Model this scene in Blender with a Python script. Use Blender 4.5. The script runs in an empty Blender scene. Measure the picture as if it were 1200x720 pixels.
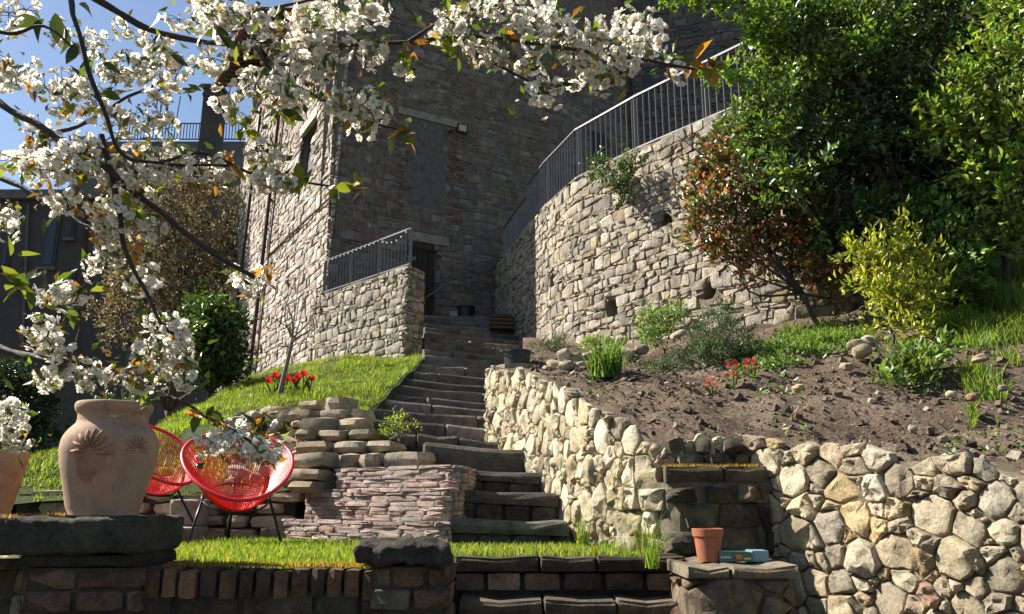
import bpy, math, random
import numpy as np
from mathutils import Vector, noise as mnoise

C = bpy.context.scene.collection
SC = bpy.context.scene

# ------------------------------------------------------------------ camera
F_PX = 950.0
PITCH = math.atan(230.0 / F_PX)
cam = bpy.data.cameras.new('camera')
cam.sensor_width = 36.0
cam.lens = F_PX / 1200.0 * 36.0
cam.clip_start = 0.05
cam.clip_end = 1500.0
cam_ob = bpy.data.objects.new('camera', cam)
C.objects.link(cam_ob)
cam_ob.location = (0, 0, 0)
cam_ob.rotation_euler = (math.pi / 2 + PITCH, 0, 0)
SC.camera = cam_ob

# ------------------------------------------------------------------ light
SUN_A = math.radians(18.0)      # how far behind "due left" the sun stands
SUN_E = math.radians(41.0)
sun_to = Vector((-math.cos(SUN_A) * math.cos(SUN_E), math.sin(SUN_A) * math.cos(SUN_E), math.sin(SUN_E)))
sun = bpy.data.lights.new('sun', 'SUN')
sun.energy = 5.0
sun.angle = math.radians(0.5)
sun.color = (1.0, 0.945, 0.85)
sun_ob = bpy.data.objects.new('sun', sun)
C.objects.link(sun_ob)
sun_ob.rotation_euler = sun_to.to_track_quat('Z', 'Y').to_euler()
sun_ob.location = (-20, 8, 30)

world = bpy.data.worlds.new('World')
SC.world = world
world.use_nodes = True
wn = world.node_tree
sky = wn.nodes.new('ShaderNodeTexSky')
sky.sky_type = 'NISHITA'
sky.sun_disc = False
sky.sun_elevation = SUN_E
sky.sun_rotation = math.atan2(sun_to.x, sun_to.y)
sky.altitude = 300
sky.air_density = 1.0
sky.dust_density = 0.6
sky.ozone_density = 1.6
bg = wn.nodes['Background']
bg.inputs['Strength'].default_value = 0.056
wn.links.new(sky.outputs[0], bg.inputs['Color'])

SC.view_settings.view_transform = 'Standard'
SC.view_settings.look = 'None'
SC.view_settings.gamma = 1.0
SC.view_settings.use_curve_mapping = False
SC.view_settings.exposure = 1.42
SC.render.engine = 'CYCLES'
SC.cycles.max_bounces = 6
SC.cycles.transparent_max_bounces = 6
SC.cycles.caustics_reflective = False
SC.cycles.caustics_refractive = False
SC.cycles.use_denoising = True
SC.render.use_persistent_data = False

# ------------------------------------------------------------------ helpers
def P(u, v, Y):
    """photo pixel + forward distance -> world point (used to read the layout off the photograph)"""
    a = (u - 600.0) / F_PX
    b = (360.0 - v) / F_PX
    dy = math.cos(PITCH) - b * math.sin(PITCH)
    dz = math.sin(PITCH) + b * math.cos(PITCH)
    t = Y / dy
    return np.array((a * t, Y, dz * t))

def Z(v, Y):
    return P(600, v, Y)[2]

MATS = {}

def nn(nt, t, **kw):
    n = nt.nodes.new(t)
    for k, val in kw.items():
        if k.startswith('i_'):
            n.inputs[k[2:].replace('_', ' ')].default_value = val
        else:
            setattr(n, k, val)
    return n

def new_mat(name):
    m = bpy.data.materials.new(name)
    m.use_nodes = True
    MATS[name] = m
    return m, m.node_tree, m.node_tree.nodes['Principled BSDF']

def ramp(nt, fac, stops):
    r = nt.nodes.new('ShaderNodeValToRGB')
    el = r.color_ramp.elements
    while len(el) > 1:
        el.remove(el[0])
    el[0].position = stops[0][0]
    el[0].color = (*stops[0][1], 1)
    for p_, c_ in stops[1:]:
        e = el.new(p_)
        e.color = (*c_, 1)
    nt.links.new(fac, r.inputs['Fac'])
    return r.outputs['Color']

def mix(nt, a, b, fac, mode='MIX'):
    m = nt.nodes.new('ShaderNodeMix')
    m.data_type = 'RGBA'
    m.blend_type = mode
    L = nt.links
    if isinstance(fac, (int, float)):
        m.inputs[0].default_value = fac
    else:
        L.new(fac, m.inputs[0])
    for sock, val in ((m.inputs[6], a), (m.inputs[7], b)):
        if isinstance(val, tuple):
            sock.default_value = (*val, 1) if len(val) == 3 else val
        else:
            L.new(val, sock)
    return m.outputs[2]

def tex(nt, scale, detail=6, rough=0.6, coord='Position', kind='noise', distort=0.0):
    if coord == 'Position':
        g = nt.nodes.new('ShaderNodeNewGeometry'); vec = g.outputs['Position']
    else:
        g = nt.nodes.new('ShaderNodeTexCoord'); vec = g.outputs['Object']
    if kind == 'noise':
        t = nt.nodes.new('ShaderNodeTexNoise')
        t.inputs['Scale'].default_value = scale
        t.inputs['Detail'].default_value = detail
        t.inputs['Roughness'].default_value = rough
        t.inputs['Distortion'].default_value = distort
        out = t.outputs['Fac']
    else:
        t = nt.nodes.new('ShaderNodeTexVoronoi')
        t.inputs['Scale'].default_value = scale
        out = t.outputs['Distance']
    nt.links.new(vec, t.inputs['Vector'])
    return out

def mul(nt, a, b):
    n = nt.nodes.new('ShaderNodeMath'); n.operation = 'MULTIPLY'
    for i, q in enumerate((a, b)):
        if isinstance(q, (int, float)): n.inputs[i].default_value = q
        else: nt.links.new(q, n.inputs[i])
    return n.outputs[0]

def stone_mat(name, stain=(0.05, 0.045, 0.038), stain_lo=0.55, stain_hi=0.72, lichen=(0.52, 0.50, 0.42), lichen_amt=0.35,
              scale=1.0, bump=0.5, rough=0.92, grain=1.0):
    """stone whose ground colour sits in the mesh's 'tint' colours; stains, lichen and grain on top"""
    m, nt, b = new_mat(name)
    at = nn(nt, 'ShaderNodeAttribute', attribute_name='tint')
    n1 = tex(nt, 7 * scale, 9, 0.72, distort=0.6)
    col = mix(nt, at.outputs['Color'], ramp(nt, n1, [(0.30, (0.42, 0.39, 0.35)), (0.50, (0.95, 0.95, 0.95)), (0.72, (1.35, 1.32, 1.22))]), 1.0, 'MULTIPLY')
    n2 = tex(nt, 1.7 * scale, 7, 0.72)
    fst = ramp(nt, n2, [(stain_lo, (0, 0, 0)), (stain_hi, (0.75, 0.75, 0.75))])
    col = mix(nt, col, stain, fst)
    n6 = tex(nt, 75 * scale, 5, 0.75)
    col = mix(nt, col, ramp(nt, n6, [(0.34, (0.62, 0.60, 0.57)), (0.48, (1.0, 1.0, 1.0)), (0.66, (1.25, 1.23, 1.18))]), grain, 'MULTIPLY')
    n3 = tex(nt, 34 * scale, 4, 0.7)
    fl = ramp(nt, n3, [(0.58, (0, 0, 0)), (0.70, (lichen_amt,) * 3)])
    col = mix(nt, col, lichen, fl)
    nt.links.new(col, b.inputs['Base Color'])
    b.inputs['Roughness'].default_value = rough
    b.inputs['Specular IOR Level'].default_value = 0.2
    n4 = tex(nt, 26 * scale, 10, 0.75)
    n5 = tex(nt, 110 * scale, 5, 0.7)
    bp = nn(nt, 'ShaderNodeBump'); bp.inputs['Strength'].default_value = min(1.0, bump * 1.3); bp.inputs['Distance'].default_value = 0.045
    bp2 = nn(nt, 'ShaderNodeBump'); bp2.inputs['Strength'].default_value = min(1.0, bump * 1.1); bp2.inputs['Distance'].default_value = 0.012
    nt.links.new(n4, bp.inputs['Height']); nt.links.new(n5, bp2.inputs['Height'])
    nt.links.new(bp.outputs[0], bp2.inputs['Normal']); nt.links.new(bp2.outputs[0], b.inputs['Normal'])
    return m

def ground_mat(name, stops, scale, bump=0.8, dist=0.05, fine=40, rough=0.95):
    m, nt, b = new_mat(name)
    n1 = tex(nt, scale, 9, 0.7)
    col = ramp(nt, n1, stops)
    n2 = tex(nt, fine, 6, 0.7)
    col = mix(nt, col, ramp(nt, n2, [(0.3, (0.5, 0.5, 0.5)), (0.65, (1.15, 1.15, 1.15))]), 1.0, 'MULTIPLY')
    nt.links.new(col, b.inputs['Base Color'])
    b.inputs['Roughness'].default_value = rough
    b.inputs['Specular IOR Level'].default_value = 0.15
    bp = nn(nt, 'ShaderNodeBump'); bp.inputs['Strength'].default_value = bump; bp.inputs['Distance'].default_value = dist
    nt.links.new(n2, bp.inputs['Height']); nt.links.new(bp.outputs[0], b.inputs['Normal'])
    return m

def leaf_mat(name, trans=0.45, rough=0.45, gloss=0.35, use_attr=True, color=(0.07, 0.12, 0.03), tcol=(1.35, 1.5, 0.55)):
    """thin leaf or petal: diffuse + light passing through"""
    m, nt, b = new_mat(name)
    if use_attr:
        at = nn(nt, 'ShaderNodeAttribute', attribute_name='tint'); col = at.outputs['Color']
    else:
        n1 = tex(nt, 60, 3, 0.6, 'Object')
        col = ramp(nt, n1, [(0.3, tuple(c * 0.75 for c in color)), (0.7, tuple(c * 1.2 for c in color))])
    nt.links.new(col, b.inputs['Base Color'])
    b.inputs['Roughness'].default_value = rough
    b.inputs['Specular IOR Level'].default_value = gloss
    tr = nn(nt, 'ShaderNodeBsdfTranslucent')
    tc = mix(nt, col, tcol, 1.0, 'MULTIPLY')
    nt.links.new(tc, tr.inputs['Color'])
    mx = nn(nt, 'ShaderNodeMixShader'); mx.inputs[0].default_value = trans
    nt.links.new(b.outputs[0], mx.inputs[1]); nt.links.new(tr.outputs[0], mx.inputs[2])
    nt.links.new(mx.outputs[0], nt.nodes['Material Output'].inputs['Surface'])
    return m

def plain_mat(name, color, rough=0.6, metal=0.0, var=0.25, scale=20, bump=0.0, spec=0.4, coord='Object'):
    m, nt, b = new_mat(name)
    n1 = tex(nt, scale, 6, 0.65, coord)
    col = ramp(nt, n1, [(0.3, tuple(c * (1 - var) for c in color)), (0.7, tuple(min(1, c * (1 + var)) for c in color))])
    nt.links.new(col, b.inputs['Base Color'])
    b.inputs['Roughness'].default_value = rough
    b.inputs['Metallic'].default_value = metal
    b.inputs['Specular IOR Level'].default_value = spec
    if bump:
        bp = nn(nt, 'ShaderNodeBump'); bp.inputs['Strength'].default_value = bump; bp.inputs['Distance'].default_value = 0.01
        nt.links.new(n1, bp.inputs['Height']); nt.links.new(bp.outputs[0], b.inputs['Normal'])
    return m

def link(o, parent=None):
    C.objects.link(o)
    if parent is not None:
        o.parent = parent
    return o

def tag(o, label=None, cat=None, group=None, kind=None):
    if label: o['label'] = label
    if cat: o['category'] = cat
    if group: o['group'] = group
    if kind: o['kind'] = kind
    return o

def thing(name, label, cat, loc=(0, 0, 0), group=None, rotz=0.0):
    o = bpy.data.objects.new(name, None)
    o.empty_display_size = 0.2
    o.location = [float(q) for q in loc]
    o.rotation_euler = (0, 0, rotz)
    link(o)
    return tag(o, label, cat, group, 'thing')

def set_tint(me, tint):
    at = me.color_attributes.new('tint', 'FLOAT_COLOR', 'POINT')
    t = np.asarray(tint, dtype=np.float32)
    n = len(me.vertices)
    if t.ndim == 1:
        t = np.tile(t, (n, 1))
    if t.shape[1] == 3:
        t = np.hstack([t, np.ones((n, 1), np.float32)])
    at.data.foreach_set('color', t.astype(np.float32).ravel())

def mesh_data(name, V, F, mat, tint=None, smooth=False):
    """V (n,3); F: (m,3)/(m,4) array or list of index lists"""
    me = bpy.data.meshes.new(name)
    V = np.asarray(V, dtype=np.float32)
    if isinstance(F, np.ndarray):
        k = F.shape[1]; m = len(F)
        me.vertices.add(len(V)); me.vertices.foreach_set('co', V.ravel())
        me.loops.add(m * k); me.loops.foreach_set('vertex_index', F.astype(np.int32).ravel())
        me.polygons.add(m)
        me.polygons.foreach_set('loop_start', np.arange(0, m * k, k, dtype=np.int32))
        me.update(calc_edges=True)
    else:
        me.from_pydata(V.tolist(), [], F)
        me.update()
    if smooth:
        me.polygons.foreach_set('use_smooth', np.ones(len(me.polygons), dtype=bool))
        if smooth == 'edge':
            me.set_sharp_from_angle(angle=math.radians(38))
    if tint is not None:
        set_tint(me, tint)
    if mat is not None:
        me.materials.append(MATS[mat] if isinstance(mat, str) else mat)
    return me

def mk(name, V, F, mat, parent=None, tint=None, smooth=False, center=False):
    """one mesh object. The parent's own location (unrotated Empty) is subtracted, so V is always in world space."""
    V = np.asarray(V, dtype=np.float64)
    off = np.zeros(3)
    if parent is not None:
        q = parent
        while q is not None:
            off += np.array(q.location); q = q.parent
    V = V - off
    loc = np.zeros(3)
    if center:
        loc = V.mean(0); V = V - loc
    o = bpy.data.objects.new(name, mesh_data(name, V, F, mat, tint, smooth))
    o.location = loc
    return link(o, parent)

class MB:
    """collects boxes, tubes, lathes ... into one mesh"""
    def __init__(s): s.V = []; s.F = []; s.T = []; s.n = 0
    def add(s, V, F, tint=None):
        V = np.asarray(V, dtype=np.float64)
        F = [tuple(int(i) + s.n for i in f) for f in F]
        s.V.append(V); s.F += F; s.n += len(V)
        s.T.append(np.tile(np.array(tint if tint is not None else (0.5, 0.5, 0.5)), (len(V), 1)) if tint is None or np.ndim(tint) == 1 else np.asarray(tint))
        return s
    def box(s, x0, x1, y0, y1, z0, z1, tint=None):
        V = [(x, y, z) for z in (z0, z1) for y in (y0, y1) for x in (x0, x1)]
        return s.add(V, [(0, 2, 3, 1), (4, 5, 7, 6), (0, 1, 5, 4), (2, 6, 7, 3), (0, 4, 6, 2), (1, 3, 7, 5)], tint)
    def bar(s, a, b, w, h, up=(0, 0, 1), tint=None):
        a = np.array(a, float); b = np.array(b, float); d = b - a; d /= np.linalg.norm(d)
        u = np.cross(d, up); 
        if np.linalg.norm(u) < 1e-6: u = np.array((1.0, 0, 0))
        u /= np.linalg.norm(u); w2 = np.cross(u, d)
        V = []
        for q in (a, b):
            for sx, sz in ((-1, -1), (1, -1), (1, 1), (-1, 1)):
                V.append(q + u * sx * w / 2 + w2 * sz * h / 2)
        return s.add(V, [(0, 1, 2, 3), (7, 6, 5, 4), (0, 4, 5, 1), (1, 5, 6, 2), (2, 6, 7, 3), (3, 7, 4, 0)], tint)
    def tube(s, pts, radii, n=6, tint=None, caps=True):
        V, F = tube(pts, radii, n, caps)
        return s.add(V, F, tint)
    def lathe(s, prof, n=24, center=(0, 0, 0), tint=None):
        V = []; F = []
        for r, z in prof:
            for k in range(n):
                a = 2 * math.pi * k / n
                V.append((center[0] + r * math.cos(a), center[1] + r * math.sin(a), center[2] + z))
        for i in range(len(prof) - 1):
            for k in range(n):
                k2 = (k + 1) % n
                F.append((i * n + k, i * n + k2, (i + 1) * n + k2, (i + 1) * n + k))
        return s.add(V, F, tint)
    def arrays(s): return np.vstack(s.V), s.F, np.vstack(s.T)
    def build(s, name, mat, parent=None, smooth=False, tints=False, center=False):
        V, F, T = s.arrays()
        return mk(name, V, F, mat, parent, T if tints else None, smooth, center)

def tube(pts, radii, n=6, caps=True):
    pts = np.asarray(pts, float)
    if np.isscalar(radii): radii = [radii] * len(pts)
    V = []; F = []
    d = np.gradient(pts, axis=0) if len(pts) > 2 else np.array([pts[1] - pts[0]] * 2)
    ref = np.array((0.13, 0.21, 0.97))
    for i, q in enumerate(pts):
        t = d[i] / (np.linalg.norm(d[i]) + 1e-9)
        u = np.cross(t, ref); nu = np.linalg.norm(u)
        if nu < 0.1: u = np.cross(t, (1.0, 0, 0)); nu = np.linalg.norm(u)
        u /= nu; w = np.cross(t, u)
        for k in range(n):
            a = 2 * math.pi * k / n
            V.append(q + radii[i] * (u * math.cos(a) + w * math.sin(a)))
    for i in range(len(pts) - 1):
        for k in range(n):
            k2 = (k + 1) % n
            F.append((i * n + k, i * n + k2, (i + 1) * n + k2, (i + 1) * n + k))
    if caps:
        F.append(tuple(range(n - 1, -1, -1)))
        F.append(tuple((len(pts) - 1) * n + k for k in range(n)))
    return V, F

def spline(pts, n=6):
    """Catmull-Rom through points"""
    p = np.asarray(pts, float); out = []
    q = np.vstack([2 * p[0] - p[1], p, 2 * p[-1] - p[-2]])
    for i in range(1, len(q) - 2):
        for k in range(n):
            t = k / n
            a, b, c, d = q[i - 1], q[i], q[i + 1], q[i + 2]
            out.append(0.5 * (2 * b + (c - a) * t + (2 * a - 5 * b + 4 * c - d) * t * t + (3 * b - a - 3 * c + d) * t ** 3))
    out.append(p[-1])
    return np.array(out)

def nvec(v):
    return Vector((mnoise.noise(v + Vector((9.3, 0.7, 2.2))), mnoise.noise(v + Vector((1.9, 17.1, 5.5))), mnoise.noise(v + Vector((3.7, 6.1, 23.9)))))

def fbm(x, y, z=0.0, oct=3):
    return mnoise.fractal(Vector((x, y, z)), 1.0, 2.0, oct)

# ---------------------------------------------------------------- walls of stones
class Path:
    """plan line of a wall, walked with its face on the right-hand side"""
    def __init__(s, pts, smooth=2, step=0.05):
        p = np.asarray(pts, float)
        for _ in range(smooth):
            q = [p[0]]
            for a, b in zip(p[:-1], p[1:]):
                q += [a * 0.75 + b * 0.25, a * 0.25 + b * 0.75]
            q.append(p[-1]); p = np.array(q)
        seg = np.r_[0, np.cumsum(np.linalg.norm(np.diff(p, axis=0), axis=1))]
        L = seg[-1]; n = max(2, int(L / step) + 1)
        s.s = np.linspace(0, L, n); s.L = L
        s.x = np.interp(s.s, seg, p[:, 0]); s.y = np.interp(s.s, seg, p[:, 1])
        tx = np.gradient(s.x); ty = np.gradient(s.y); l = np.hypot(tx, ty)
        s.nx = ty / l; s.ny = -tx / l
    def pos(s, S, Zc, D):
        S = np.asarray(S, float)
        nx = np.interp(S, s.s, s.nx); ny = np.interp(S, s.s, s.ny)
        x = np.interp(S, s.s, s.x); y = np.interp(S, s.s, s.y)
        ex = np.minimum(S, 0) + np.maximum(S - s.L, 0)
        return np.stack([x + nx * D - ny * ex, y + ny * D + nx * ex, np.broadcast_to(Zc, x.shape) + 0 * x], -1)

def power_cells(sd, rad, x0, x1, y0, y1):
    cells = []
    for i, (cx, cy) in enumerate(sd):
        R = rad[i] * 2.6 + rad.max() * 1.2
        poly = [(max(x0, cx - R), max(y0, cy - R)), (min(x1, cx + R), max(y0, cy - R)), (min(x1, cx + R), min(y1, cy + R)), (max(x0, cx - R), min(y1, cy + R))]
        dx = sd[:, 0] - cx; dy = sd[:, 1] - cy; d2 = dx * dx + dy * dy
        nb = np.where((d2 < (2.2 * R) ** 2) & (d2 > 0))[0]
        nb = nb[np.argsort(d2[nb])][:26]
        for j in nb:
            a = dx[j]; b = dy[j]
            k = (d2[j] + rad[i] ** 2 - rad[j] ** 2) / 2
            out = []
            m = len(poly)
            if m < 3: break
            val = [(px - cx) * a + (py - cy) * b - k for px, py in poly]
            for q in range(m):
                p1, p2 = poly[q], poly[(q + 1) % m]; v1, v2 = val[q], val[(q + 1) % m]
                if v1 <= 0: out.append(p1)
                if (v1 < 0) != (v2 < 0):
                    t = v1 / (v1 - v2); out.append((p1[0] + (p2[0] - p1[0]) * t, p1[1] + (p2[1] - p1[1]) * t))
            poly = out
        cells.append(poly)
    return cells

def rubble_polys(rng, L, z0, z1, size, aspect=1.4, spread=(0.55, 1.5), bigger=0.0):
    """irregular stones: darts of mixed radius, then a power diagram (x squeezed by aspect)"""
    W = L / aspect; H = z1 - z0
    sd = []; rd = []
    target = int(W * H / (size * size) * 1.25)
    rads = np.sort(spread[0] + (spread[1] - spread[0]) * rng.uniform(0, 1, target * 2) ** 2.2)[::-1] * size * 0.5
    sx = np.empty(0); sy = np.empty(0); sr = np.empty(0)
    for r in rads:
        for _ in range(6):
            x = rng.uniform(-size * .3, W + size * .3); y = rng.uniform(-size * .3, H + size * .3)
            if len(sx) == 0 or np.all((sx - x) ** 2 + (sy - y) ** 2 > ((sr + r) * 0.88) ** 2):
                sx = np.append(sx, x); sy = np.append(sy, y); sr = np.append(sr, r); break
    cells = power_cells(np.stack([sx, sy], 1), sr * rng.uniform(0.72, 1.15, len(sr)), 0, W, 0, H)
    def warp(x, y):
        q = nvec(Vector((x * 2.2 / size * 0.25, y * 2.2 / size * 0.25, 3.3)))
        q2 = nvec(Vector((x * 0.7 / size, y * 0.7 / size, 8.1)))
        return (x + size * (0.35 * q.x + 0.22 * q2.x)) * aspect, y + z0 + size * (0.35 * q.y + 0.22 * q2.y)
    return [[warp(px, py) for px, py in c] for c in cells if len(c) >= 3]

def course_polys(rng, L, z0, z1, h, w, hvar=0.35, wvar=0.5, wob=0.012, tilt=0.0, jit=0.12, offset=None):
    """roughly coursed stones or bricks"""
    out = []; z = z0; row = 0
    ph = rng.uniform(0, 100)
    def edge(k, s):
        return math.sin(s * 1.3 + k * 1.7 + ph) * wob + math.sin(s * 4.1 + k * 3.3) * wob * 0.6
    while z < z1:
        hh = h * rng.uniform(1 - hvar, 1 + hvar)
        s = -rng.uniform(0, w) if offset is None else -w * offset[row % 2]
        while s < L:
            ww = w * rng.uniform(1 - wvar, 1 + wvar)
            a = s; b = s + ww; j = jit * hh
            r = rng.uniform(-1, 1, 8) * j
            poly = [(a + r[0], z + edge(row, a) + r[1] * .5), (b + r[2], z + edge(row, b) + r[3] * .5),
                    (b + r[4], z + hh + edge(row + 1, b) + r[5] * .5), (a + r[6], z + hh + edge(row + 1, a) + r[7] * .5)]
            poly = [(x, y + tilt * x) for x, y in poly]
            if hvar > 0.25 and ww < w * 0.9 and hh > h * 1.15 and rng.random() < 0.5:   # split a tall stone in two
                m = 0.5
                p = np.array(poly); ml = p[0] * m + p[3] * (1 - m); mr = p[1] * m + p[2] * (1 - m)
                out.append([tuple(p[0]), tuple(p[1]), tuple(mr), tuple(ml)]); out.append([tuple(ml), tuple(mr), tuple(p[2]), tuple(p[3])])
            else:
                out.append(poly)
            s = b
        z += hh; row += 1
    return out

def poly_area(p):
    x, y = p[:, 0], p[:, 1]
    return 0.5 * float(np.sum(x * np.roll(y, -1) - np.roll(x, -1) * y))

def stone_shape(rng, poly, gap, bulge, rings, round_=1, noise=0.25, nmin=0):
    """2-D outline -> (S, Z, D) vertices of a pillow-faced stone and its faces"""
    p = np.asarray(poly, float)
    A = poly_area(p)
    if A < 0: p = p[::-1]; A = -A
    c = p.mean(0)
    rad = np.linalg.norm(p - c, axis=1)
    rm = max(1e-4, math.sqrt(A / math.pi))
    p = c + (p - c) * np.clip(1 - gap * 0.5 / rm * rng.uniform(0.8, 1.6), 0.35, 1.0)
    while nmin and len(p) < nmin:
        q = []
        for a, b in zip(p, np.roll(p, -1, 0)): q += [a, (a + b) / 2 + rng.uniform(-1, 1, 2) * rm * 0.06]
        p = np.array(q)
    for _ in range(round_):
        q = []
        for a, b in zip(p, np.roll(p, -1, 0)):
            t1, t2 = rng.uniform(0.05, 0.17, 2)
            q += [a * (1 - t1) + b * t1, a * t2 + b * (1 - t2)]
        p = np.array(q)
    n = len(p)
    p = p + rng.uniform(-1, 1, (n, 2)) * rm * 0.045
    c = p.mean(0)
    B = bulge * rng.uniform(0.55, 1.45)
    tx, ty = rng.uniform(-0.35, 0.35, 2) * B / rm       # the face leans a little
    V = []; ph = rng.uniform(0, 900)
    for sc, dd, nz in rings:
        q = c + (p - c) * sc
        dep = np.full(n, dd * B)
        if dd > 0:
            f1, f2 = 1.1 / rm, 2.6 / rm
            wob = np.array([mnoise.noise(Vector((a_ * f1, b_ * f1, ph))) + 0.5 * mnoise.noise(Vector((a_ * f2, b_ * f2, ph + 9))) for a_, b_ in q])
            dep = dep + ((q[:, 0] - c[0]) * tx + (q[:, 1] - c[1]) * ty) + wob * noise * 2.2 * B * nz + rng.uniform(-1, 1, n) * 0.06 * B
            q = q + rng.uniform(-1, 1, (n, 2)) * rm * 0.02 * nz
        V.append(np.column_stack([q, dep]))
    V.append(np.array([[c[0], c[1], V[-1][:, 2].mean() + 0.03 * B]]))
    V = np.vstack(V)
    Fc = []
    R = len(rings)
    for i in range(R - 1):
        for k in range(n):
            k2 = (k + 1) % n
            Fc.append((i * n + k, i * n + k2, (i + 1) * n + k2, (i + 1) * n + k))
    for k in range(n):
        Fc.append(((R - 1) * n + k, (R - 1) * n + (k + 1) % n, R * n))
    return V, Fc, A

RINGS_S = [(1.0, -0.5, 0), (1.0, 0.55, 0.5), (0.86, 0.95, 0.9)]
RINGS_M = [(1.0, -0.5, 0), (1.0, 0.55, 0.5), (0.90, 0.92, 0.7), (0.55, 1.0, 1.2)]
RINGS_L = [(1.0, -0.5, 0), (1.01, 0.45, 0.5), (0.94, 0.80, 0.8), (0.76, 0.95, 1.1), (0.42, 1.0, 1.3)]

def pick(rng, pal):
    """pal: list of (weight, (r,g,b))"""
    w = np.array([q[0] for q in pal], float); i = rng.choice(len(pal), p=w / w.sum())
    c = np.array(pal[i][1]) * rng.uniform(0.70, 1.28)
    k = rng.uniform(-0.05, 0.05)
    return np.clip(c * np.array((1 + k, 1.0, 1 - k)), 0.01, 0.8)

def inframe(w):
    """roughly: does this point fall inside the picture"""
    cy, sy = math.cos(PITCH), math.sin(PITCH)
    dep = w[1] * cy + w[2] * sy; up = -w[1] * sy + w[2] * cy
    if dep < 0.1: return False
    return abs(w[0] / dep * F_PX) < 640 and abs(up / dep * F_PX) < 400

def lay_stones(root, path, polys, rng, pal, mat, gap=0.02, bulge=0.03, rings=RINGS_S, round_=1, zb=None, zt=None, keep=None,
               nmax=300, name='stone', rest='small_stones', batter=0.0, zref=0.0, offset=0.0, nmin=0, noise=0.25, minpx=6.0):
    """each outline becomes a stone on the wall's face; the ones that show largest become objects, the rest one mass"""
    items = []
    for poly in polys:
        p = np.asarray(poly, float)
        c = p.mean(0)
        if zb is not None:
            lo = zb(c[0]); hi = zt(c[0])
            if c[1] < lo + 0.01 or c[1] > hi - 0.01: continue
            p[:, 1] = np.clip(p[:, 1], [zb(q) - 0.02 for q in p[:, 0]], [zt(q) for q in p[:, 0]])
        p[:, 0] = np.clip(p[:, 0], 0.0, path.L)
        if keep is not None and not keep(c[0], c[1]): continue
        a_ = abs(poly_area(p))
        if a_ < 0.0004: continue
        V, Fc, A = stone_shape(rng, p, gap, bulge, rings, round_, noise, nmin)
        W = path.pos(V[:, 0], V[:, 1], V[:, 2] + offset - batter * (V[:, 1] - zref))
        ctr = W.mean(0)
        px = math.sqrt(A) * F_PX / max(1.0, ctr[1])
        if not inframe(ctr): px *= 0.2
        items.append((px, W, Fc, pick(rng, pal)))
    items.sort(key=lambda q: -q[0])
    solo = [q for q in items[:nmax] if q[0] >= minpx]
    mass = items[len(solo):]
    for px, W, Fc, col in solo:
        mk(name, W, Fc, mat, root, col, smooth='edge', center=True)
    if mass:
        mb = MB()
        for px, W, Fc, col in mass: mb.add(W, Fc, col)
        o = mb.build(rest, mat, root, smooth='edge', tints=True)
        o['kind'] = 'stuff'
    return items

def wall_core(name, path, zb, zt, mat, parent=None, thick=0.3, batter=0.0, zref=0.0, holes=(), ds=0.12, dz=0.12, tint=(0.3, 0.27, 0.22), rough=0.01, seed=0, zmaxh=None):
    """the body of a wall: mortar face (rough grid), top, back and ends"""
    ns = max(2, int(path.L / ds) + 1); S = np.linspace(0, path.L, ns)
    hmax = max(zt(s) - zb(s) for s in S); nz = max(2, int(hmax / dz) + 1)
    rng = np.random.default_rng(seed)
    G = []
    for j in range(nz):
        t = j / (nz - 1)
        zz = np.array([zb(s) + (zt(s) - zb(s)) * t for s in S])
        D = rng.uniform(-1, 1, ns) * rough - batter * (zz - zref)
        for (hs, hz, hw, hh) in holes:
            D = np.where((abs(S - hs) < hw / 2) & (abs(zz - hz) < hh / 2), D - 0.28, D)
        G.append(path.pos(S, zz, D))
    top_b = path.pos(S, np.array([zt(s) for s in S]), -thick - batter * (np.array([zt(s) for s in S]) - zref))
    bot_b = path.pos(S, np.array([zb(s) for s in S]), -thick - 0 * S)
    V = np.vstack(G + [top_b, bot_b]); F = []
    R = nz + 2
    for j in range(R):
        j2 = (j + 1) % R
        for i in range(ns - 1):
            F.append((j * ns + i, j * ns + i + 1, j2 * ns + i + 1, j2 * ns + i))
    F.append(tuple(j * ns for j in range(R - 1, -1, -1)))
    F.append(tuple(j * ns + ns - 1 for j in range(R)))
    return mk(name, V, F, mat, parent, tint)

def rock_mesh(rng, size, e=0.55, noise=0.12, sub=2):
    """rounded block (48 triangles): superellipsoid with noise; size = full extents"""
    n = sub; V = {}; F = []
    def key(p): return tuple(np.round(p, 5))
    idx = {}; pts = []
    def vid(p):
        k = key(p)
        if k not in idx: idx[k] = len(pts); pts.append(np.array(p, float))
        return idx[k]
    for ax in range(3):
        for sg in (-1, 1):
            for i in range(n):
                for j in range(n):
                    q = []
                    for (a, b) in ((i, j), (i + 1, j), (i + 1, j + 1), (i, j + 1)):
                        p = [0, 0, 0]; p[ax] = sg; p[(ax + 1) % 3] = -1 + 2 * a / n; p[(ax + 2) % 3] = -1 + 2 * b / n
                        q.append(vid(p))
                    F.append(tuple(q) if sg > 0 else tuple(q[::-1]))
    X = np.array(pts)
    l = (np.sum(np.abs(X) ** (2 / e), axis=1) ** (e / 2))[:, None]
    X = X / l
    X = X * (1 + rng.uniform(-1, 1, X.shape) * noise)
    return X * np.array(size) / 2, F

def rotz(V, a):
    c, s = math.cos(a), math.sin(a); V = np.asarray(V, float)
    return np.column_stack([V[:, 0] * c - V[:, 1] * s, V[:, 0] * s + V[:, 1] * c, V[:, 2]])

def rot3(V, rx, ry, rz):
    V = np.asarray(V, float)
    c, s = math.cos(rx), math.sin(rx); V = np.column_stack([V[:, 0], V[:, 1] * c - V[:, 2] * s, V[:, 1] * s + V[:, 2] * c])
    c, s = math.cos(ry), math.sin(ry); V = np.column_stack([V[:, 0] * c + V[:, 2] * s, V[:, 1], -V[:, 0] * s + V[:, 2] * c])
    return rotz(V, rz)

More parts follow.
